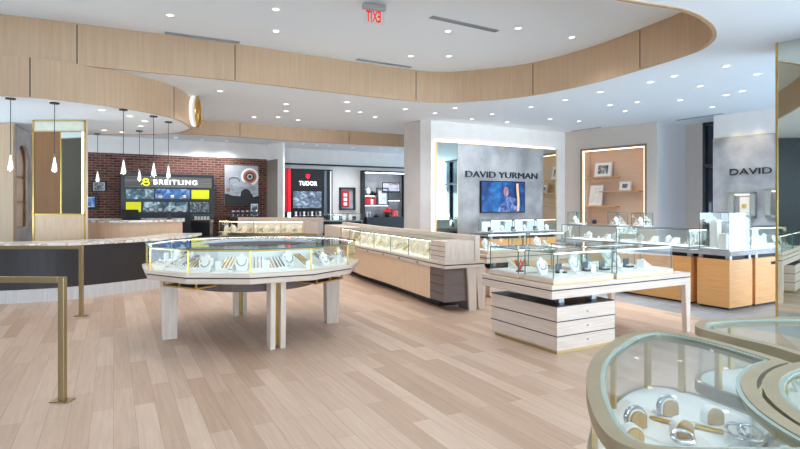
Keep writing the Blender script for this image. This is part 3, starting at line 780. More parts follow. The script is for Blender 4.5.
case_on_table(O, .06, .04, .88, .44, 'nearest low glass case at the front left corner of the drawer table', [(.14, .6, pb, 0), (.32, .4, pr, 0), (.45, .65, watch, .1), (.56, .35, pr, .3), (.68, .6, pb, .2), (.84, .35, pn, 0), (.9, .65, watch, 0)], ('small jewellery stand inside the front left glass case on the drawer table', 'stands in the front left case on the drawer table'))
case_on_table(O, .99, .04, .96, .44, 'low glass case at the front right end of the drawer table', [(.12, .6, watch, 0), (.24, .3, pr, .3), (.4, .6, pb, .4), (.55, .35, pr, 0), (.6, .7, watch, 0), (.78, .35, pw, PI / 2), (.86, .7, pn, 0)], ('small jewellery stand inside the front right glass case on the drawer table', 'stands in the front right case on the drawer table'))
case_on_table(O, .04, .54, .6, .5, 'small glass case with orange coral at the rear left corner of the drawer table', [(.3, .3, pr, 0), (.5, .6, pk, 0)], ('small jewellery stand beside the coral in the rear left glass case', 'stands in the coral case'))
case_on_table(O, .99, .54, .96, .5, 'low glass case at the rear right of the drawer table', [(.2, .5, pb, 0), (.5, .5, pw, 0), (.8, .5, pb, 0)], ('small jewellery stand inside the rear right glass case on the drawer table', 'stands in the rear right case on the drawer table'))
# coral ornament
t = thing('coral_ornament', 'branching orange coral ornament inside the rear left glass case', 'ornament', (*tc(.17, .66), .764), TA)
mb = MB()
for k in range(9):
    a = k * .7; p = Vector((0, 0, .01)); pts = [tuple(p)]
    for q in range(4):
        p = p + Vector((math.cos(a + q * .5) * .016, math.sin(a + q * .4) * .016, .03)); pts.append(tuple(p))
    mb.tube(pts, .006, 6)
mb.build('branch', coral, t); MB().lathe([(.0, 0), (.05, 0), (.04, .012), (0, .014)], seg=14).build('base', black, t)
# second table behind
O2 = Vector((1.38, 8.7))
table_c((O2.x, O2.y, 0), TA, 'pale oak display table standing behind the drawer table, partly hidden by its glass cases', L=1.9)
case_on_table(O2, .06, .04, .84, .48, 'low glass case on the left of the hidden rear table', [(.2, .5, pb, 0), (.5, .5, pw, 0), (.8, .4, pr, 0)], ('small jewellery stand in the left case of the hidden rear table', 'stands in the left case of the rear table'))
case_on_table(O2, .95, .04, .84, .48, 'low glass case on the right of the hidden rear table', [(.2, .5, pr, 0), (.5, .5, pb, 0), (.8, .4, pk, 0)], ('small jewellery stand in the right case of the hidden rear table', 'stands in the right case of the rear table'))

# ---------------------------------------------------------------- honey oak island with glass cases
Q = Vector((4.68, 7.74))
def qp(x, y): p = Q + U * x + V * y; return p.x, p.y
def cabinet(x0, x1, y0, y1, label, logo=False):
    p = Q + U * x0 + V * y0
    t = thing('display_cabinet', label, 'cabinet', (p.x, p.y, 0), TA); W = x1 - x0; D = y1 - y0
    MB().box(0, W, 0, D, .03, .715).build('cabinet_body', orange, t, bevel=.003)
    MB().box(.03, W - .03, .03, D - .03, 0, .03).build('plinth', slot, t)
    MB().box(.05, W - .05, .05, D - .05, .715, .765).build('recess', slot, t)
    for a in (.02, W - .08):
        for b in (.01, D - .07): MB().box(a, a + .06, b, b + .06, .715, .775).build('support_post', steel, t)
    if logo: text('lettering', 'DAVID YURMAN', letter, .42, .80, .60, .645, -.001, t, .006, .012)
    return t
cabinet(0, .58, 0, .48, 'honey oak cabinet at the corner of the grey-topped island')
cabinet(0, .58, .58, 1.95, 'long honey oak cabinet left of the corner cabinet, facing the drawer table')
cabinet(0, .58, 2.05, 3.25, 'honey oak cabinet at the far end of the grey-topped island')
cabinet(.66, 1.6, 0, .48, 'honey oak cabinet with small dark lettering, beside the mirrored column', True)
o = tag(MB().prism([qp(-.04, -.04), qp(2.5, -.04), qp(2.5, .55), qp(.64, .55), qp(.64, 3.32), qp(-.04, 3.32)], .775, .83).build('worktop', stonegrey), 'L-shaped grey stone worktop over the honey oak cabinets', 'worktop')
def qcase(x, y, W, D, H, label, z=.83, base=.03, group=None, n=0, protos=(None,), names=None):
    p = Q + U * x + V * y
    t = glass_case('glass_case', label, (p.x, p.y, z), TA, W, D, H, base, steel, strip=False, group=group)
    for k in range(n):
        if W > D: q = p + U * (W * (k + .7) / (n + .4)) + V * (D * (.4 + .2 * (k % 2)))
        else: q = p + V * (D * (k + .7) / (n + .4)) + U * (W * (.4 + .2 * (k % 2)))
        place(protos[k % len(protos)], q.x, q.y, z + base + .004, (TA if W > D else TA - PI / 2) + rnd.uniform(-.2, .2), used, 1.0, *names)
    return t
qcase(.0, .0, .56, .46, .53, 'tall square glass case on the corner of the grey worktop', n=0)
# stepped plinths and watches in the tall case
for i, (x, y, h, w) in enumerate([(.14, .15, .22, .1), (.3, .13, .14, .09), (.42, .25, .36, .12), (.2, .32, .42, .11)]):
    o = tag(MB().box(-w / 2, w / 2, -w / 2, w / 2, 0, h).build('display_plinth', silver if i == 2 else MATS['white_leatherette'], loc=(*qp(x, y), .864), rz=TA), ['low white plinth at the left front inside the tall corner glass case', 'lowest white plinth inside the tall corner glass case', 'shiny silver plinth inside the tall corner glass case', 'tallest white plinth at the rear inside the tall corner glass case'][i], 'plinth')
t = thing('watch', 'large white round watch on a stand inside the tall corner glass case', 'watch', (*qp(.3, .07), .864), TA)
MB().lathe([(0, -.01), (.055, -.01), (.06, 0), (.055, .012), (0, .012)], seg=24).xf(Matrix.Translation((0, 0, .15)) @ Matrix.Rotation(PI / 2, 4, 'X')).build('watch_case', white, t)
MB().lathe([(.0, .012), (.018, .013), (0, .015)], seg=16).xf(Matrix.Translation((0, 0, .15)) @ Matrix.Rotation(PI / 2, 4, 'X')).build('watch_dial', brass, t)
MB().box(-.02, .02, -.005, .012, 0, .1).build('stand', white, t)
N5 = ('pale jewellery stand inside the glass cases of the honey oak island', 'stands in the island cases')
qcase(.03, .62, .5, 1.3, .26, 'long low glass case on the island, just left of the tall corner case', n=8, protos=(pb, pr, pk), names=N5)
qcase(.03, 1.95, .5, 1.3, .26, 'long low glass case at the far end of the island', n=7, protos=(pr, pb, pw), names=N5)
qcase(.62, .03, .85, .46, .30, 'low glass case right of the tall corner case, near the mirrored column', n=5, protos=(pb, pw, pr), names=N5)
qcase(1.5, .03, .9, .46, .30, 'low glass case at the right end of the island, behind the mirrored column', n=4, protos=(pr, pb), names=N5)
def cube_case(px, v, label, w=.26, h=.22, z=1.125):
    p = Vector(qp(.15, v))
    glass_case('cube_case', label, (p.x, p.y, z), TA, w, w, h, .02, steel, strip=False)
    place(pb, (p + U * w * .5 + V * w * .5).x, (p + U * w * .5 + V * w * .5).y, z + .024, TA, used, 1., 'white necklace bust in one of the small cube cases on the island', 'busts in the cube cases')
cube_case(0, 1.5, 'small glass cube case on the island, third from its far end')
cube_case(0, 1.9 + .1, 'small glass cube case on the island in front of the lit shelf niche')
cube_case(0, 2.95, 'small glass cube case at the far end of the island')
# cabinets in front of the first feature wall
def rowE():
    for i, (x0, x1) in enumerate(((0, .95), (1.0, 2.1))):
        cabinet(x0, x1, 5.4, 5.9, ['honey oak cabinet below the wall screen, left one', 'honey oak cabinet below the wall screen, right one'][i])
    tag(MB().prism([qp(-.04, 5.36), qp(2.14, 5.36), qp(2.14, 5.95), qp(-.04, 5.95)], .775, .85).build('worktop', stonegrey), 'short grey worktop below the wall screen', 'worktop')
    for i in range(3):
        x = .02 + i * .7
        qcase(x, 5.4, .66, .48, .27, ['left glass case under the wall screen, with white lit back', 'middle glass case under the wall screen', 'right glass case under the wall screen, near the lit niche'][i], z=.85, n=3, protos=(watch, pr, pb), names=('small watch or ring stand in the glass cases under the wall screen', 'stands under the wall screen'))
        p = Q + U * (x + .05) + V * 5.80
        tag(MB().box(0, .56, 0, .01, 0, .22).build('back_board', signlit if False else white, loc=(p.x, p.y, .885), rz=TA), 'white back board of the %s glass case under the wall screen' % ('left', 'middle', 'right')[i], 'back board')
rowE()

# ---------------------------------------------------------------- first feature wall: panel, mirrors, sign, screen
WDf = forward(WD, -.105)
top = WDf.z_(497, 146); s0, s1, s2, s3 = WDf.s_(436), WDf.s_(458), WDf.s_(543), WDf.s_(556.5)
t = WD.thing('feature_panel', 'tall grey stone wall panel with mirrored strips at both ends and glowing edges', 'wall panel', 0)
MB().box(s1, s2, -.10, -.005, .3, top).build('stone_panel', stonegrey, t)
mb = MB()
for k in range(1, 3): x = s1 + (s2 - s1) * k / 3; mb.box(x - .003, x + .003, -.102, -.1, .3, top)
mb.build('panel_joint', steel, t)
MB().box(s0 + .03, s1 - .015, -.10, -.005, .3, top).build('left_mirror', mirror, t)
MB().box(s2 + .02, s3 - .02, -.10, -.005, .3, top).build('right_mirror', mirror, t)
mb = MB(); mb.box(s0, s0 + .03, -.11, -.005, .3, top + .01); mb.box(s3 - .02, s3, -.11, -.005, .3, top + .01); mb.box(s1 - .015, s1, -.11, -.005, .3, top)
mb.box(s2, s2 + .02, -.11, -.005, .3, top); mb.box(s0, s3, -.11, -.1, top, top + .012); mb.build('brass_edge', gold, t)
mb = MB(); mb.box(s0 - .04, s0, -.03, -.005, .3, top); mb.box(s3, s3 + .04, -.03, -.005, .3, top); mb.box(s0, s3, -.05, -.005, top + .012, top + .03)
mb.build('led_strip', ledw, t)
s, e, za, zb = WDf.box(465.5, 537, 171.5, 179.5)
zb2 = WDf.z_(466, 170) ; 
t = WD.thing('wall_sign', 'dark raised letters on the grey stone panel above the wall screen', 'sign', s, WDf.z_(500, 178))
text('lettering', 'DAVID YURMAN', letter, 0, e - s, 0, WDf.z_(500, 172.2) - WDf.z_(500, 178.2), -.105, t, .03, 0.)
s, e, za, zb = WDf.box(479.6, 524 + 0, 181, 213)
e = WDf.s_(524)
def tv(px0, px1, py0, py1):
    s, e, z0, z1 = WDf.box(px0, px1, py0, py1); W = e - s; H = z1 - z0
    t = WD.thing('wall_screen', 'flat wall screen with a blue picture of a man and a gold stripe', 'television', s, z0)
    MB().box(0, W, -.17, -.105, 0, H).build('bezel', black, t, bevel=.005)
    MB().box(.03, W - .03, -.174, -.17, .03, H - .03).build('screen', tvdeep, t)
    fig = [(.36, .03), (.40, .22), (.52, .38), (.58, .50), (.66, .52), (.78, .44), (.84, .25), (.86, .03)]
    MB().prismy([(W * a, H * b) for a, b in fig], -.178, -.174).build('pictured_figure', tvfig, t)
    hd = [(W * .55 + W * .055 * math.cos(a), H * .66 + H * .17 * math.sin(a)) for a in [2 * PI * k / 16 for k in range(16)]]
    MB().prismy(hd, -.179, -.174).build('pictured_head', tvskin, t)
    MB().prismy([(W * .80 + W * .012 * math.sin(k * .5) , H * (.05 + .088 * k)) for k in range(11)] + [(W * .85 + W * .012 * math.sin(k * .5), H * (.05 + .088 * k)) for k in range(10, -1, -1)], -.18, -.174).build('pictured_stripe', tvgold, t)
    text('lettering', 'DAVID YURMAN', tvfig, W * .18, W * .55, H * .48, H * .54, -.18, t, .002)
tv(479.6, 523.5, 181.2, 212.8)

# ---------------------------------------------------------------- lit shelf niche on the right wall
t = WN.thing('shelf_niche', 'lit tan wall niche with staggered oak shelves', 'shelf', n0, nz0)
W = n1 - n0; H = nz1 - nz0
MB().box(0, W, .42, .45, 0, H).build('niche_back', tan, t)
mb = MB(); mb.box(0, .02, .0, .42, 0, H); mb.box(W - .02, W, .0, .42, 0, H); mb.box(0, W, 0, .42, H - .02, H); mb.box(0, W, 0, .42, 0, .02)
mb.build('niche_lining', tan, t)
mb = MB(); mb.box(-.04, 0, -.03, .02, 0, H + .04); mb.box(W, W + .04, -.03, .02, 0, H + .04); mb.box(-.04, W + .04, -.03, .02, H, H + .04); mb.build('niche_frame', noisy('taupe_frame', (130, 112, 104), (140, 122, 112)), t)
mb = MB(); mb.box(.02, .04, .02, .05, .02, H - .02); mb.box(W - .04, W - .02, .02, .05, .02, H - .02); mb.box(.02, W - .02, .02, .05, H - .04, H - .02)
mb.build('led_strip', ledw, t)
def nsx(px, y=.25):
    k = (px - HX) / F; n = Vector((-WN.d.y, WN.d.x)); a = WN.a + n * y
    s = (k * a.y - a.x) / (WN.d.x - k * WN.d.y); return s, (a + WN.d * s).y
def nz(px, py, y=.25): s, Y = nsx(px, y); return EYE - (py - HY) * Y / F
shelves = []
for a, b, py in ((580, 617, 177.3), (601, 640, 190.9), (580, 617, 206)):
    x0 = max(nsx(a)[0] - n0, .02); x1 = min(nsx(b)[0] - n0, W - .02); z = nz((a + b) / 2, py) - nz0
    MB().box(x0, x1, .12, .42, z - .03, z).build('shelf_board', noisy('honey_shelf', (206, 160, 108), (214, 170, 118), (3, 3, 40)), t)
def frame(wall, px0, px1, py0, py1, y, lab, pic, tilt=.18, fm=None, matb=.22, cat='picture frame', zbase=None, group=None):
    k0 = (px0 - HX) / F; n = Vector((-wall.d.y, wall.d.x)); a = wall.a + n * y
    f = lambda px: (((px - HX) / F) * a.y - a.x) / (wall.d.x - ((px - HX) / F) * wall.d.y)
    s, e = f(px0), f(px1); m = (s + e) / 2; Y = (a + wall.d * m).y
    z0 = EYE - (py1 - HY) * Y / F if zbase is None else zbase; h = (py1 - py0) * Y / F; w = e - s
    t = wall.thing('picture_frame', lab, cat, s, z0, y, group)
    R = Matrix.Rotation(-tilt, 4, 'X')
    fr = .02 + .015 * w
    mb = MB(); mb.box(0, w, -.012, .012, 0, fr); mb.box(0, w, -.012, .012, h - fr, h); mb.box(0, fr, -.012, .012, fr, h - fr); mb.box(w - fr, w, -.012, .012, fr, h - fr)
    mb.xf(R).build('frame', fm or oak, t)
    MB().box(fr, w - fr, -.004, .008, fr, h - fr).xf(R).build('mat_board', paper, t)
    mx = w * matb; mz = h * matb
    MB().box(mx, w - mx, -.007, -.004, mz, h - mz).xf(R).build('picture', pic, t)
    return t
def zsh(a, b, py): return nz((a + b) / 2, py)
frame(WN, 593.5, 611.5, 161.5, 177, .25, 'framed black and white photo leaning on the top shelf of the niche', ph_bw, zbase=zsh(580, 617, 177.3))
frame(WN, 618.5, 631, 180.5, 190.5, .25, 'small framed photo with two dark pictures on the middle niche shelf', ph_bw, zbase=zsh(601, 640, 190.9), matb=.28)
frame(WN, 588, 602, 184, 205.5, .25, 'tall pale framed print on the bottom niche shelf', picture_mat('pale_print', [(214, 214, 208), (232, 232, 228), (240, 240, 236)], (9, 9, 9)), zbase=zsh(580, 617, 206), matb=.12)
# small blue jar at the niche bottom
t = WN.thing('blue_jar', 'small dark blue jar at the bottom of the lit niche', 'jar', nsx(594.5)[0], nz0 + .02, .25)
MB().lathe([(0, 0), (.05, 0), (.07, .05), (.05, .11), (.03, .12), (0, .12)], seg=16).build('body', mat('cobalt', (40, 52, 96), .3), t, smooth=True)

# ---------------------------------------------------------------- second feature wall: sign and watch niches
s, e, za, zb = W2.box(730, 772.5, 168, 174.3)
t = W2.thing('wall_sign', 'dark raised letters on the right grey wall, cut off by the mirrored column', 'sign', s, za)
text('lettering', 'DAVID YURMAN', letter, 0, (e - s) * 2.5, 0, zb - za, -.0, t, .03, 0.)
for i, (a, b, c, d) in enumerate(((731, 757, 192, 217.5), (767.5, 793, 188.5, 217.5))):
    s, e, z0, z1 = W2.box(a, b, c, d); w = e - s; h = z1 - z0
    t = W2.thing('watch_niche', ['square grey-framed lit wall box with a watch, left of two', 'square grey-framed lit wall box half hidden by the mirrored column'][i], 'wall display', s, z0)
    f = .1
    mb = MB(); mb.box(0, w, -.14, -.005, 0, f * .5); mb.box(0, w, -.14, -.005, h - f * .5, h); mb.box(0, f, -.14, -.005, 0, h); mb.box(w - f, w, -.14, -.005, 0, h)
    mb.build('frame', noisy('sage_metal', (146, 150, 144), (154, 158, 152)), t)
    MB().box(f, w - f, -.02, -.008, f * .5, h - f * .5).build('niche_back', stonegrey, t)
    MB().box(f, w - f, -.05, -.02, h - f * .5 - .015, h - f * .5).build('led_strip', ledw, t)
    MB().box(w * .42, w * .8, -.11, -.03, f * .5, h * .8).build('inner_block', cream, t)
    q = W2.thing('watch', ['gold and white watch on the block inside the left wall box', 'watch on the block inside the half hidden wall box'][i], 'watch', s + w * .6, z0 + h * .45, -.12)
    R = Matrix.Rotation(PI / 2, 4, 'X')
    MB().lathe([(0, 0), (.045, 0), (.05, .01), (.045, .02), (0, .02)], seg=20).xf(R).build('watch_case', brass, q)
    MB().box(-.022, .022, -.008, .0, -.14, .14).build('strap', cream, q)
for k in range(2):
    s = W2.s_(738 + 20 * k)
    p = W2.at(s, ZL, -.25); l = spot(p[0], p[1], ZL - .02, 38, 1.3, .6, (1, .83, .62))

# ---------------------------------------------------------------- mirrored columns
m0 = gp(776, 43, ZL)
WM = Wall(m0, (m0[0] + .61, m0[1] - .79))
t = WM.thing('mirrored_column', 'full height column clad in greenish mirror with a brass edge at the far right', 'column', 0)
MB().box(.0, 1.0, .012, .6, 0, ZL).build('column_core', greige, t)
MB().box(.02, 1.0, 0, .01, .0, ZL).build('mirror_panel', mirror, t)
MB().box(-.005, .022, -.008, .014, 0, ZL).build('brass_edge', brass, t)
cx0, cx1, cy = -6.63, -5.68, 9.85
zt = 1.5 + (205 - 121) * cy / F
t = thing('mirrored_column', 'slim panel column behind the reception with a painted brown reflection and a mirror panel above pale oak', 'column', (cx0, cy, 0), 0.0)
Wd = cx1 - cx0
MB().box(0, Wd, .02, .07, 0, ZS + .01).build('column_core', oak, t)
zl = 1.5 - (213.7 - 205) * cy / F; zs = 1.5 + (205 - 132) * cy / F
MB().box(.02, Wd * .52, 0, .02, zl, zs).build('painted_reflection', reflbrown, t)
MB().box(Wd * .53, Wd - .07, 0, .02, zl, zs).build('mirror_panel', mirror, t)
MB().box(.0, Wd, 0, .02, zs + .02, ZS + .01).build('upper_panel', noisy('pale_green_panel', (206, 204, 186), (214, 212, 196)), t)
MB().box(.02, Wd - .02, .0, .02, 0, zl - .01).build('lower_panel', oak_warmlit, t)
MB().box(Wd - .07, Wd - .03, -.003, .02, zl, zs).build('led_strip', ledc, t)
mb = MB()
for a, b, c, d in ((-.01, .02, 0, ZS), (Wd - .03, Wd, 0, ZS), (Wd * .52, Wd * .53, zl, zs)): mb.box(a, b, -.01, .01, c, d)
for z in (zl - .02, zs, ZS - .02): mb.box(0, Wd, -.01, .01, z, z + .02)
mb.build('brass_edge', brass, t)

# ---------------------------------------------------------------- reception
rp = smooth_path([(-8.6, 8.05), (-7.2, 8.1), (-6.06, 8.26), (-5.2, 8.7), (-4.45, 9.7), (-4.22, 10.7), (-4.3, 11.6)], 8)
t = thing('reception_counter', 'curved dark reception counter with veined marble top and pale wooden foot band', 'counter', (0, 0, 0))
band(MB(), rp, .03, -.5, .2, .86).build('counter_body', dark, t) if False else band(MB(), rp, 0, -.5, .2, .86).build('counter_body', dark, t)
band(MB(), rp, .04, -.5, 0, .2).build('foot_band', kickw, t)
band(MB(), rp, .08, -.66, .86, .905).build('marble_top', marble, t)
dp = smooth_path([(-6.15, 11.05), (-5.6, 11.0), (-5.0, 11.25), (-4.72, 11.9)], 8)
dp = smooth_path([(-6.75, 11.75), (-6.2, 11.5), (-5.6, 11.6), (-4.93, 12.35)], 8)
t = thing('raised_desk', 'raised curved pale oak desk with marble top behind the reception counter', 'desk', (0, 0, 0))
band(MB(), dp, 0, -.7, .0, 1.13).build('desk_body', oak_warmlit, t)
band(MB(), dp, .06, -.75, 1.13, 1.175).build('marble_top', marble, t)
t = thing('laptop', 'open black laptop seen from behind on the raised desk', 'laptop', (-5.8, 11.75, 1.176), .05)
MB().box(-.19, .19, .03, .28, 0, .014).build('keyboard_base', gunmetal, t, bevel=.003)
MB().prismy([(-.22, .0), (.2, .0), (.17, .23), (-.17, .23)], -.004, .006).xf(Matrix.Translation((0, .03, .008)) @ Matrix.Rotation(.35, 4, 'X')).build('lid', gunmetal, t)
t = thing('card_reader', 'small black card terminal at the right end of the raised desk', 'card terminal', (-5.25, 12.4, 1.176), .5)
MB().box(-.05, .05, -.03, .03, 0, .03).build('base', gunmetal, t, bevel=.004)
MB().box(-.04, .04, -.01, .01, .02, .14).xf(Matrix.Rotation(-.3, 4, 'X')).build('keypad', gunmetal, t)
t = thing('back_counter', 'straight dark-fronted counter with marble top behind the mirrored column', 'counter', (-9.4, 13.2, 0), .03)
MB().box(0, 3.9, 0, .5, 0, 1.08).build('counter_body', cherry, t)
MB().box(-.02, 3.95, -.04, .54, 1.08, 1.17).build('marble_top', marble, t)
# arched lit shelf recess beside the oak wall at far left
p0_, p1_ = (-7.22, 10.2), (-7.95, 11.8); WL = Wall(p0_, p1_)
t = thing('lit_shelf_recess', 'arched lit shelf recess set in a slim wall beside the left oak panel', 'shelf', (*p0_, 0), math.atan2(1.6, -.73))
LL = WL.L
mb = MB(); mb.box(0, .2, 0, .05, 0, ZS); mb.box(LL - .25, LL, 0, .05, 0, ZS); mb.box(.2, LL - .25, 0, .05, 0, 1.05)
arch = [(.2, 2.35)] + [(.2 + (LL - .45) * (.5 - .5 * math.cos(PI * k / 12)), 2.35 + .35 * math.sin(PI * k / 12)) for k in range(13)] + [(LL - .25, 2.35), (LL - .25, ZS), (.2, ZS)]
mb.prismy(arch, 0, .05); mb.build('recess_face', stonegrey, t)
mb = MB(); mb.box(.15, LL + .3, .14, .17, 1.0, ZS - .1); mb.build('recess_back', tan, t)
for z in (1.55, 2.05): MB().box(.2, LL - .25, .055, .138, z, z + .03).build('shelf_board', brass, t)
MB().box(.22, .25, .06, .09, 1.05, 2.4).build('led_strip', ledw, t)

# bronze queue rails
def rail(px, py, left, label):
    X, Y = gp(px, py); t = thing('queue_rail', label, 'railing', (X, Y, 0), math.radians(left))
    h = .95
    MB().box(-.0225, .0225, -.0225, .0225, .01, h).build('post', railm, t, bevel=.003)
    MB().box(-3.4, -.0225, -.0225, .0225, h - .045, h).build('top_rail', railm, t, bevel=.003)
    MB().box(-.075, .075, -.05, .05, 0, .01).build('floor_plate', railm, t, bevel=.003)
    MB().box(-3.35, -3.305, -.0225, .0225, .01, h - .045).build('post', railm, t, bevel=.003)
rail(81.3, 316, 0, 'bronze railing in front of the dark reception counter, the farther of two')
rail(62.5, 401, -2, 'bronze railing nearest the camera at the left, with a tall post')

# ---------------------------------------------------------------- brick wall displays
WBf = forward(WB, -.35)
s, e, z0, z1 = WBf.box(121, 214, 173.5, 245); W = e - s; H = WBf.z_(167, 174)
t = WB.thing('watch_display_wall', 'dark lit display wall with blue photos, yellow panels and a striped sign band', 'display unit', s)
def lx(px): return WBf.s_(px) - s
MB().box(0, W, -.35, -.01, 0, H).build('cabinet_body', navy, t)
def zz(px, py): return WBf.z_(px, py)
b0, b1 = zz(167, 187.5), zz(167, 177)
MB().box(lx(124.5), lx(211.5), -.37, -.35, b0, b1).build('sign_band', stripes, t)
lt = text('lettering', 'BREITLING', signlit, lx(153.5), lx(197), b0 + .09, b1 - .09, -.375, t, .03, .006, space=1.18)
lg = MB()
for c, r in (((0, .045), .065), ((.02, -.05), .075)):
    lg.tube([(c[0] + r * 1.1 * math.cos(a), 0, c[1] + r * .75 * math.sin(a)) for a in [2 * PI * k / 16 for k in range(16)]], .02, 6, True)
lg.tube([(-.13, 0, -.09), (-.06, 0, .0), (-.02, 0, .11)], .016, 6)
lg.xf(Matrix.Translation((lx(145.5), -.39, (b0 + b1) / 2))).build('logo', yellit, t)
for nm, a, b, c, d, m in (('lit_photo', 126, 154, 189, 199, ph_teal), ('lit_photo', 155.5, 190, 189, 199, ph_blue), ('yellow_panel', 191.5, 209, 190, 199, yellow),
                          ('yellow_panel', 126, 141, 202, 212, yellow), ('lit_photo', 143, 188, 202, 212, ph_teal), ('lit_photo', 190, 209, 202, 212, ph_bw)):
    mm = (a + b) / 2; MB().box(lx(a), lx(b), -.36, -.35, zz(mm, d), zz(mm, c)).build(nm, m, t)
MB().box(lx(124), lx(212), -.5, -.35, zz(167, 200.6), zz(167, 199.4)).build('shelf_board', navy, t)
MB().box(lx(124), lx(212), -.5, -.35, zz(167, 213.4), zz(167, 212.4)).build('shelf_board', navy, t)
for i, px in enumerate((160, 172, 184)):
    q = WB.thing('watch_stand', 'small watch stand on the upper shelf of the dark lit display wall', 'watch stand', WBf.s_(px), zz(px, 199.4), -.43, 'watch stands on the upper display shelf')
    MB().box(-.07, .07, -.05, .05, 0, .04).build('base', umber, q); MB().lathe([(0, 0), (.05, 0), (.055, .08), (0, .1)], (0, 0, .04), 10).build('cushion', MATS['white_leatherette'], q)
for i, px in enumerate((151, 160, 169, 180)):
    q = WB.thing('watch_stand', 'small watch stand on the lower shelf of the dark lit display wall', 'watch stand', WBf.s_(px), zz(px, 212.4), -.43, 'watch stands on the lower display shelf')
    MB().box(-.07, .07, -.05, .05, 0, .04).build('base', cherry, q); MB().lathe([(0, 0), (.05, 0), (.055, .08), (0, .1)], (0, 0, .04), 10).build('cushion', MATS['white_leatherette'], q)
# small glass case with cherry ledge right of desk
p = Vector(gp(196, 219.5, 1.06)) if False else Vector((-5.75, 15.0))
t = glass_case('glass_case', 'small glass case with white cards on a cherry ledge beside the lit display', (p.x, p.y, 1.05), .1, .5, .4, .14, .04, cherry, strip=False)
tag(MB().box(0, .5, 0, .4, 0, 1.05).build('pedestal', navy, loc=(p.x, p.y, 0), rz=.1), 'dark pedestal under the small glass case beside the lit display', 'pedestal')
for k in range(5):
    tag(MB().box(-.03, .03, -.01, .01, 0, .09).build('white_card', white, loc=(p.x + .08 + k * .085, p.y + .12 + k * .006, 1.095), rz=.1 + .12 * (k % 3 - 1)), 'small white card standing in the glass case beside the lit display', 'card', 'white cards in the case beside the lit display')
# two pictures
def wallpic(wall, a, b, c, d, lab, pic, fm, matb=.2):
    s, e, z0, z1 = wall.box(a, b, c, d); w = e - s; h = z1 - z0
    t = wall.thing('framed_picture', lab, 'picture', s, z0)
    f = .06 if w > .3 else .03
    mb = MB(); mb.box(0, w, -.04, -.003, 0, f); mb.box(0, w, -.04, -.003, h - f, h); mb.box(0, f, -.04, -.003, f, h - f); mb.box(w - f, w, -.04, -.003, f, h - f); mb.build('frame', fm, t)
    MB().box(f, w - f, -.02, -.003, f, h - f).build('mat_board', paper, t)
    MB().box(w * matb, w * (1 - matb), -.026, -.02, h * matb, h * (1 - matb)).build('picture', pic, t)
    return t
wallpic(WB, 91, 107, 180.5, 192.5, 'black-framed monochrome photo on the brick wall, the upper right of two', ph_bw, black)
wallpic(WB, 85, 97, 195, 209, 'black-framed blue photo on the brick wall beside the mirrored column', ph_blue, black)
# car poster
s, e, z0, z1 = WB.box(224.5, 258, 165.5, 205); W = e - s; H = z1 - z0
t = WB.thing('poster', 'large grey wall poster of a vintage convertible with a round target emblem', 'poster', s, z0)
MB().box(0, W, -.04, -.003, 0, H).build('print', ph_car, t)
MB().box(0, W, -.044, -.04, 0, H * .28).build('dark_ground', cardark, t)
body = [(.02, .30), (.02, .50), (.12, .56), (.32, .58), (.52, .60), (.78, .55), (.93, .46), (1, .36), (1, .24), (.84, .2), (.78, .38), (.68, .46), (.56, .44), (.48, .34), (.46, .22), (.2, .24)]
MB().prismy([(W * a, H * b) for a, b in body], -.05, -.044).build('car_print', carbody, t)
def disc(cx, cz, rx, rz, y0, y1): return MB().prismy([(cx + rx * math.cos(a), cz + rz * math.sin(a)) for a in [2 * PI * k / 28 for k in range(28)]], y0, y1)
disc(W * .62, H * .27, W * .15, H * .14, -.052, -.044).build('wheel_print', cardark, t)
disc(W * .10, H * .38, W * .06, H * .06, -.056, -.05).build('headlamp_print', noisy('rust', (150, 110, 80), (170, 130, 96)), t)
MB().tube([(W * .12, -.048, H * .56), (W * .14, -.048, H * .66), (W * .22, -.048, H * .69), (W * .38, -.048, H * .68), (W * .44, -.048, H * .59)], .012, 6).build('windscreen_print', cardark, t)
for r, m, y in ((.27, MATS['white_mat_board'], .046), (.20, noisy('burnt_orange', (176, 92, 62), (186, 104, 74)), .05), (.135, cardark, .053), (.09, steel, .056), (.05, cardark, .059)):
    disc(W * .74, H * .72, W * r, H * r * .82, -y, -y + .006).build('emblem_ring', m, t)
# silver cups and small lit frame below the poster
ledge = WB.thing('low_cabinet', 'low dark cabinet below the vintage car poster', 'cabinet', WB.s_(226), 0, -.6)
wl = WB.s_(258) - WB.s_(226); MB().box(0, wl, 0, .5, 0, 1.12).build('cabinet_body', dark, ledge)
for k in range(6):
    px = 231 + k * 4.6
    q = WB.thing('silver_cup', 'small silver cup in the row on the low cabinet below the car poster', 'cup', WB.s_(px), 1.12, -.35, 'silver cups below the car poster')
    MB().lathe([(0, 0), (.05, 0), (.02, .03), (.02, .08), (.07, .14), (.075, .2), (.06, .2), (.0, .12)], seg=14).build('cup', silver, q, smooth=True)
q = WB.thing('small_screen', 'small bright tablet standing at the right on the low cabinet below the car poster', 'screen', WB.s_(253), 1.12, -.2)
MB().box(-.12, .12, 0, .02, 0, .42).build('bezel', white, q); MB().box(-.1, .1, -.004, 0, .03, .39).build('screen', ph_teal, q)

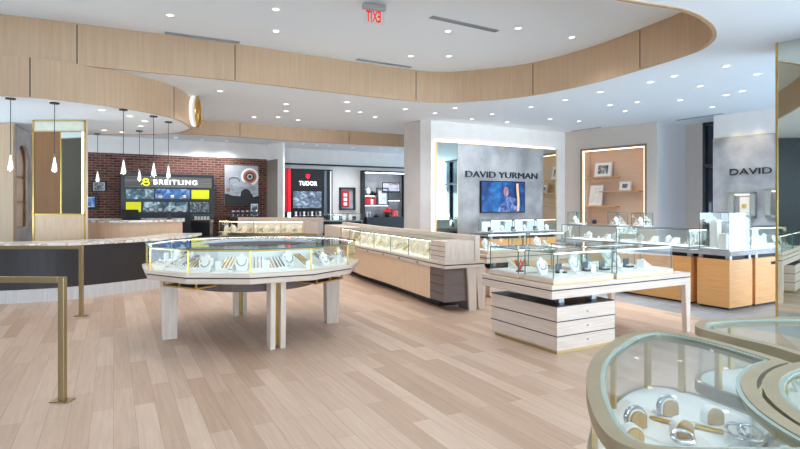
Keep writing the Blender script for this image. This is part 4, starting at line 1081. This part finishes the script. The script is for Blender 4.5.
# ---------------------------------------------------------------- red and black watch display
WTf = forward(WT, -.3)
def tx(px, s0): return WTf.s_(px) - s0
s0_ = WTf.s_(283.5)
t = WT.thing('watch_display_tower', 'tall black watch display with red side stripe, shield emblem and white letters', 'display unit', s0_)
zt = WTf.z_(308, 169)
MB().box(tx(283.5, s0_), tx(332.5, s0_), -.3, -.005, 0, zt).build('cabinet_body', black, t)
MB().box(tx(284, s0_), tx(288, s0_), -.33, -.3, WTf.z_(287, 212), zt - .02).build('red_panel', red, t)
MB().box(tx(288, s0_), tx(290.3, s0_), -.34, -.3, WTf.z_(289, 212), zt - .02).build('red_light_strip', redlit, t)
MB().box(tx(288, s0_), tx(290.3, s0_), -.34, -.3, .9, WTf.z_(289, 212.5)).build('white_light_strip', ledc, t)
MB().box(tx(324, s0_), tx(326.5, s0_), -.32, -.3, .6, zt - .05).build('steel_strip', mat('slate_strip', (82, 90, 104), .4), t)
MB().box(tx(330, s0_), tx(331.3, s0_), -.32, -.3, .6, zt - .05).build('steel_strip', white, t)
text('lettering', 'TUDOR', signlit, tx(299, s0_), tx(317, s0_), WTf.z_(308, 185.5), WTf.z_(308, 181.2), -.3, t, .02, .008, space=1.12)
cx = tx(307.7, s0_); zc = WTf.z_(307.7, 176.8)
sh = [(-.075, .10), (-.037, .08), (0, .10), (.037, .08), (.075, .10), (.075, 0), (.042, -.05), (0, -.075), (-.042, -.05), (-.075, 0)]
MB().prismy([(cx + a, zc + b) for a, b in sh], -.33, -.3).build('shield_emblem', redlit, t)
MB().box(tx(293, s0_), tx(321, s0_), -.34, -.3, WTf.z_(307, 208), WTf.z_(307, 191.5)).build('screen', ph_storm, t)
MB().box(tx(293, s0_), tx(322, s0_), -.5, -.3, WTf.z_(307, 217), WTf.z_(307, 216)).build('shelf_board', black, t)
zb_ = WTf.z_(307, 216)
for k in range(7):
    px = 295 + k * 4
    q = WT.thing('watch_stand', 'small silver watch on a stand on the shelf of the black watch display', 'watch stand', WTf.s_(px), zb_, -.42, 'watches on the black display shelf')
    MB().lathe([(0, 0), (.05, 0), (.05, .03), (.03, .05), (.045, .16), (0, .17)], seg=10).build('stand', silver if k % 2 else MATS['white_leatherette'], q)
# framed red display
s, e, z0, z1 = WT.box(339, 354.5, 187.5, 210)
t = WT.thing('framed_display', 'black-framed wall display with three white squares on a red panel', 'wall display', s, z0)
w = e - s; h = z1 - z0
mb = MB(); mb.box(0, w, -.1, -.003, 0, .06); mb.box(0, w, -.1, -.003, h - .06, h); mb.box(0, .06, -.1, -.003, 0, h); mb.box(w - .06, w, -.1, -.003, 0, h); mb.build('frame', black, t)
MB().box(.06, w - .06, -.02, -.003, .06, h - .06).build('back_panel', stonegrey, t)
MB().box(.08, w * .62, -.05, -.02, .12, h - .12).build('red_panel', red, t)
for k in range(3): MB().box(.17, w * .62 - .09, -.056, -.05, h * .2 + k * h * .2, h * .34 + k * h * .2).build('watch_print', paper, t)
# lit shelving unit
s0_ = WT.s_(360); s1_ = WT.s_(402.5)
t = WT.thing('shelving_unit', 'black lit shelving unit with boxes, photos and red flowers beside the white pillar', 'shelf', s0_)
zt = WT.z_(381, 171.5); W = s1_ - s0_
MB().box(0, W, -.03, -.005, .9, zt).build('back_panel', stonegrey, t)
mb = MB(); mb.box(0, .06, -.34, -.03, 0, zt); mb.box(W - .06, W, -.34, -.03, 0, zt); mb.box(0, W, -.34, -.03, zt - .07, zt); mb.build('frame', black, t)
MB().box(.07, W - .07, -.4, -.3, zt - .1, zt - .07).build('led_strip', ledc, t)
zc = WT.z_(381, 217)
MB().box(.07, W - .07, -.5, -.03, .0, zc).build('base_cabinet', black, t)
def sh_(a, b, py, led=True):
    z = WT.z_((a + b) / 2, py); MB().box(max(tx(a, s0_), .06), min(tx(b, s0_), W - .06), -.32, -.03, z - .04, z).build('shelf_board', black, t)
    if led: MB().box(max(tx(a, s0_), .08), min(tx(b, s0_), W - .08), -.2, -.16, z - .06, z - .04).build('led_strip', ledc, t)
    return z
za_ = sh_(361.5, 375.5, 195); zb_ = sh_(361.5, 389, 204.3); zd_ = sh_(389, 401, 199.5); ze_ = sh_(382, 400, 192, False)
mb = MB()
for a in (377, 388): mb.box(tx(a, s0_) - .02, tx(a, s0_) + .02, -.31, -.28, zb_, WT.z_(382, 188))
mb.box(tx(377, s0_), tx(388, s0_), -.31, -.28, WT.z_(382, 189), WT.z_(382, 188)); mb.build('inner_frame', black, t)
def wt_item(name, lab, cat, px, z, y=-.25, group=None): return WT.thing(name, lab, cat, WT.s_(px), z, y, group)
for i, (px, w, h, c) in enumerate(((363.5, .13, .24, red), (366, .1, .3, redflower), (368.5, .12, .2, paper), (371.5, .1, .26, red))):
    o = tag(MB().box(-w / 2, w / 2, -.1, .1, 0, h).build('gift_box', c, loc=WT.at(WT.s_(px), zb_, -.22), rz=WT.ang), ['leftmost red box on the middle shelf of the lit unit', 'tallest bright red box on the middle shelf of the lit unit', 'low white box on the middle shelf of the lit unit', 'right red box on the middle shelf of the lit unit'][i], 'box')
o = tag(MB().lathe([(0, 0), (.06, 0), (.1, .08), (.09, .2), (.04, .26), (.05, .3), (0, .3)], seg=16).build('vase', white, loc=WT.at(WT.s_(365.5), za_, -.22)), 'rounded white vase on the upper left shelf of the lit unit', 'vase')
for i, px in enumerate((369.5, 372.5)):
    tag(MB().lathe([(0, 0), (.07, 0), (.09, .06), (.05, .14), (0, .16)], seg=12).build('helmet', gunmetal, loc=WT.at(WT.s_(px), za_, -.22)), ['left small black rounded ornament beside the white vase', 'right small black rounded ornament beside the white vase'][i], 'ornament')
frame(WT, 378.5, 387, 190, 203.8, -.3, 'white framed sketch on the middle shelf of the lit unit', picture_mat('sketch', [(170, 172, 176), (226, 226, 226), (236, 236, 236)], (8, 8, 8)), .05, steel, .12, zbase=zb_)
frame(WT, 382.5, 400, 182.5, 191.8, -.3, 'wide framed photo of red light trails at the top of the lit unit', picture_mat('trails', [(60, 66, 90), (214, 214, 220), (180, 40, 50)], (2, 2, 9)), .05, black, .08, zbase=ze_)
frame(WT, 391.5, 398.5, 209, 216.4, -.35, 'small glowing red framed picture beside the red flowers', ph_red, .1, black, .1, zbase=zc)
t = wt_item('flower_arrangement', 'bunch of red flowers in a black bowl on the base of the lit unit', 'flowers', 384, zc, -.32)
MB().lathe([(0, 0), (.08, 0), (.12, .06), (.11, .14), (0, .14)], seg=14).build('bowl', black, t)
mb = MB(); r2 = random.Random(5)
for k in range(34):
    a = r2.uniform(0, 2 * PI); rr = r2.uniform(0, .2); c = (rr * math.cos(a), rr * math.sin(a) * .6, .2 + r2.uniform(0, .16) * (1 - rr * 2)); q = r2.uniform(.03, .05)
    mb.lathe([(0, -q), (q * .8, -q * .5), (q, 0), (q * .7, q * .6), (0, q)], c, 7)
mb.build('petals', redflower, t)
mb = MB()
for k in range(8): a = k * .8; mb.tube([(0, 0, .12), (.12 * math.cos(a), .1 * math.sin(a), .16), (.22 * math.cos(a), .12 * math.sin(a), .15)], .012, 5)
mb.build('leaf', greenleaf, t)
for i, px in enumerate((363.5, 366.5)):
    tag(MB().lathe([(0, 0), (.05, 0), (.05, .16), (.02, .2), (.02, .27), (0, .27)], seg=12).build('bottle', steel, loc=WT.at(WT.s_(px), zc, -.3)), ['left grey bottle on the base of the lit unit', 'right grey bottle on the base of the lit unit'][i], 'bottle')
tag(MB().lathe([(0, 0), (.1, 0), (.12, .05), (.03, .12), (0, .14)], seg=14).build('covered_dish', gunmetal, loc=WT.at(WT.s_(373), zc, -.3)), 'dark covered dish between the bottles and the red flowers', 'dish')
# three glass cases on dark pedestals before the lit unit
for i, px in enumerate((325, 340.5, 354)):
    Y = 16.8; X = (px - HX) * Y / F
    tag(MB().box(-.25, .25, -.2, .2, 0, 1.0).build('pedestal', navy, loc=(X, Y, 0)), ['dark pedestal of the left case before the black watch display', 'dark pedestal of the middle case before the grey wall', 'dark pedestal of the right case before the lit shelving'][i], 'pedestal')
    glass_case('glass_case', ['small glass case at the foot of the black watch display', 'small glass case below the red framed wall display', 'small glass case before the lit shelving unit'][i], (X - .24, Y - .19, 1.0), 0, .48, .38, .2, .03, steel, strip=False)
    place(watch, X, Y, 1.034, 0, used, 1.2, 'small watch box in the glass cases before the back wall', 'watch boxes in the back cases')

# ---------------------------------------------------------------- near curved glass cases
Cc = Vector((1.5, 1.2))
def arc(r, a0, a1, n): return [(Cc.x + r * math.cos(math.radians(a0 + (a1 - a0) * k / n)), Cc.y + r * math.sin(math.radians(a0 + (a1 - a0) * k / n))) for k in range(n + 1)]
left_side = smooth_path([(1.235, 1.775), (1.20, 1.92), (1.13, 2.09), (1.02, 2.18), (.90, 2.13), (.785, 2.01), (.64, 1.80), (.54, 1.58), (.475, 1.36), (.452, 1.2), (.48, 1.12), (.56, 1.085), (.7, 1.08), (.89, 1.08)], 5)
case1 = left_side + arc(.598, 192, 116, 18)
c2 = smooth_path([(1.33, 1.80 + .03), (1.31, 1.95), (1.235, 2.12), (1.22, 2.25), (1.32, 2.37), (1.55, 2.43), (1.9, 2.44), (2.4, 2.38), (2.75, 2.15), (2.8, 1.85), (2.6, 1.62), (2.2, 1.5)], 5)
case2 = c2 + arc(.598, 32, 104, 16)
case3 = arc(.586, 0, 360, 48)[:-1]
def curved_case(path, label, loc0, mull, rimw=.038):
    t = thing('curved_display_case', label, 'display case', (0, 0, 0))
    ar = sum(a[0] * b[1] - b[0] * a[1] for a, b in zip(path, path[1:] + path[:1])); g = -1 if ar > 0 else 1
    inn = offset(path, rimw * g, True); lip = offset(path, (rimw - .006) * g, True)
    fill('rim', [path, inn], .965, 1.0, champ, t)
    fill('glass_top', [lip], .985, .991, glasstop, t)
    MB().ring(offset(path, (rimw - .002) * g, True), offset(path, (rimw + .013) * g, True), .9915, .997).build('glass_bevel', bevelm, t)
    a = offset(path, .012 * g, True); b = offset(path, .018 * g, True)
    MB().ring(a, b, .78, .965).build('glass_wall', glass, t)
    fill('display_deck', [offset(path, .022 * g, True)], .755, .78, MATS['white_leatherette'], t)
    MB().ring(offset(path, .0, True), offset(path, .021 * g, True), .735, .78).build('deck_edge', champ, t)
    MB().ring(offset(path, .03 * g, True), offset(path, .045 * g, True), .08, .735).build('body_panel', kickw, t)
    fill('plinth', [offset(path, .07 * g, True)], 0, .08, slot, t)
    for s in mull:
        p, d = along(offset(path + path[:1], .024 * g), s); an = math.atan2(d.y, d.x)
        MB().box(-.011, .011, -.008, .008, .78, .965).xf(Matrix.Translation((p.x, p.y, 0)) @ Matrix.Rotation(an, 4, 'Z')).build('mullion', gold, t)
    return t
curved_case(case1, 'nearest curved glass display case with champagne rim and bracelets at lower right', None, (.06, .36, .49, .80, 1.22, 1.62))
curved_case(case2, 'curved glass display case behind the nearest one at the right edge', None, (.1, .33, .7, 1.3, 2.0))
curved_case(case3, 'round glass display case nested against the nearest curved case at the right edge', None, (1.25, 1.75, 2.4, 3.2, 0.4))
mini = [(728, 0)]
ZD = .78
def gd(px, py): return gp(px, py, ZD)
# flat trays in the near case
trays = []
for i, (a, b, c, d) in enumerate((((633, 432), (665, 417), (735, 437), (712, 466)), ((652, 412), (672, 402), (745, 422), (738, 438)))):
    pts = [gd(*q) for q in (a, b, c, d)]
    tag(MB().prism(pts, ZD + .0005, ZD + .008 + .002 * i).build('display_tray', MATS['white_leatherette']), ['flat white tray in the foreground of the nearest case', 'narrow white tray behind the first one in the nearest case'][i], 'tray')
def bar(a, b, w, lab):
    A = Vector(gd(*a)); B = Vector(gd(*b)); d = B - A
    tag(MB().box(0, d.length, -w / 2, w / 2, 0, .008).build('divider_bar', brass, loc=(A.x, A.y, ZD + .011), rz=math.atan2(d.y, d.x)), lab, 'divider bar')
bar((650, 421.5), (674, 428), .012, 'thin brass divider bar between the left bracelet stands')
bar((695, 430.5), (724, 437), .016, 'thicker brass divider bar between the right bracelet stands')
def arch_pts(w, h, n=14, c=0.): 
    r = w / 2
    return [(-r, 0), (r, 0)] + [(r * math.cos(PI * k / n), h - r + r * math.sin(PI * k / n)) for k in range(n + 1)]
def bracelet_stand(px, py, lab, w=.06, h=.05, brc=True, rz=.12):
    X, Y = gd(px, py); t = thing('bracelet_stand', lab, 'bracelet stand', (X, Y, ZD + .012), rz)
    MB().prismy(arch_pts(w * .86, h), -.012, -.002).build('gold_face', noisy('gold_suede', (186, 150, 104), (196, 160, 114)) if 'gold_suede' not in MATS else MATS['gold_suede'], t)
    MB().prismy(arch_pts(w, h + .004), -.002, .03).build('white_block', MATS['white_leatherette'], t, bevel=.002)
    if brc:
        r = w / 2 + .004; mb = MB()
        for yy in (.008, .018): mb.tube([(r * math.cos(a), yy, h + .004 - w / 2 + r * math.sin(a)) for a in [-.7 + (PI + 1.4) * k / 20 for k in range(21)]], .004, 8)
        for k in range(12):
            a = -.2 + (PI + .4) * k / 11; mb.lathe([(0, -.005), (.005, 0), (0, .005)], (r * math.cos(a), .013, h + .004 - w / 2 + r * math.sin(a)), 6)
        mb.build('bracelet', silver, t)
    return t
bracelet_stand(637.5, 430, 'bracelet stand with silver cuff at the left of the nearest case')
bracelet_stand(669.5, 418, 'bracelet stand with silver cuff farthest back in the nearest case')
bracelet_stand(684, 440, 'bare gold-faced bracelet stand in the middle of the nearest case', brc=False)
bracelet_stand(714.5, 427, 'bare gold-faced bracelet stand right of the middle, beside the brass bar', brc=False)
bracelet_stand(634, 448, 'bare bracelet stand at the lower left, behind the near rim', brc=False)
t = thing('bracelet', 'silver link bracelet with loops lying on the tray in the nearest case', 'bracelet', (*gd(737, 441), ZD + .012), .3)
mb = MB()
for cx_, cy_, r in ((0, 0, .032), (.03, -.02, .036)):
    mb.tube([(cx_ + r * math.cos(a), cy_ + r * .8 * math.sin(a), .018 + .014 * math.sin(a)) for a in [2 * PI * k / 24 for k in range(24)]], .005, 8, True)
mb.build('links', silver, t)
t = thing('bracelet', 'pale gold cuff lying in front of the middle bracelet stand', 'bracelet', (*gd(683, 448), ZD + .012), .0)
MB().tube([(.03 * math.cos(a), .024 * math.sin(a), .02 + .01 * math.sin(a)) for a in [2 * PI * k / 24 for k in range(24)]], .006, 8, True).build('cuff', silver, t)
G6 = 'jewellery in the round case at the right edge'
for k in range(12):
    a = math.radians(95 + k * 17); rr = .40 + .08 * (k % 2)
    place(pr if k % 3 else pw, Cc.x + rr * math.cos(a), Cc.y + rr * math.sin(a), ZD, a, used, .8, 'small silver jewellery stand in the round case at the right edge', G6)
for k in range(3):
    place(pb, 1.55 + .22 * k, 2.1, ZD, 0, used, .6, 'small necklace bust in the curved case at the right edge behind the nearest', 'busts in the rear curved case')

# hide unused prototypes by giving them a place
place_left = [p for p in (pb, pr, pk, pw, pn, watch, pbc, pkc) if p.name not in used]
for p in place_left: bpy.data.objects.remove(p)

# ---------------------------------------------------------------- light
w = bpy.data.worlds.new('daylight'); sc.world = w; w.use_nodes = True
bg = w.node_tree.nodes['Background']; bg.inputs[1].default_value = 1.0
wt_ = w.node_tree; wtc = wt_.nodes.new('ShaderNodeTexCoord'); wsp = wt_.nodes.new('ShaderNodeSeparateXYZ'); wr = wt_.nodes.new('ShaderNodeValToRGB')
wma = wt_.nodes.new('ShaderNodeMath'); wma.operation = 'MULTIPLY_ADD'; wma.inputs[1].default_value = .5; wma.inputs[2].default_value = .5
wr.color_ramp.elements[0].position = .46; wr.color_ramp.elements[0].color = (6.0, 7.6, 9.0, 1)      # lower half made brighter to throw light up at the ceiling
wr.color_ramp.elements[1].position = .52; wr.color_ramp.elements[1].color = (2.4, 3.2, 4.0, 1)      # sky
wt_.links.new(wtc.outputs['Generated'], wsp.inputs[0]); wt_.links.new(wsp.outputs['Z'], wma.inputs[0]); wt_.links.new(wma.outputs[0], wr.inputs[0]); wt_.links.new(wr.outputs[0], bg.inputs[0])
def area(loc, rot, sx, sy, e, col):
    l = bpy.data.lights.new('daylight_fill', 'AREA'); l.shape = 'RECTANGLE'; l.size = sx; l.size_y = sy; l.energy = e; l.color = col
    o = bpy.data.objects.new('daylight_fill', l); C.objects.link(o); o.location = loc; o.rotation_euler = rot; return o
area((1.5, -6.4, 1.3), (PI / 2 + .75, 0, 0), 13, 2.4, 600, (.6, .81, 1))
area((12.5, 3.0, 1.3), (PI / 2 + .7, 0, PI / 2), 11, 2.4, 900, (.74, .88, 1))

area((-9.7, 7.5, 1.2), (PI / 2 + .6, 0, -PI / 2), 5, 2.2, 260, (.62, .82, 1))  # added fill for the left and rear ceiling; no window here
cam = bpy.data.cameras.new('camera'); cam.sensor_width = 36; cam.lens = F / 800 * 36; cam.shift_y = -(224.5 - HY) / 800
cam.clip_start = .05; cam.clip_end = 100
co_ = bpy.data.objects.new('camera', cam); C.objects.link(co_); co_.location = (0, 0, EYE); co_.rotation_euler = (PI / 2, 0, 0)
sc.camera = co_
sc.view_settings.view_transform = 'Standard'; sc.view_settings.look = 'None'; sc.view_settings.gamma = 1; sc.view_settings.exposure = -0.12
sc.cycles.max_bounces = 10; sc.cycles.diffuse_bounces = 8; sc.cycles.glossy_bounces = 4; sc.cycles.transparent_max_bounces = 40
sc.cycles.use_denoising = True; sc.cycles.caustics_reflective = False; sc.cycles.caustics_refractive = False; sc.cycles.sample_clamp_indirect = 4
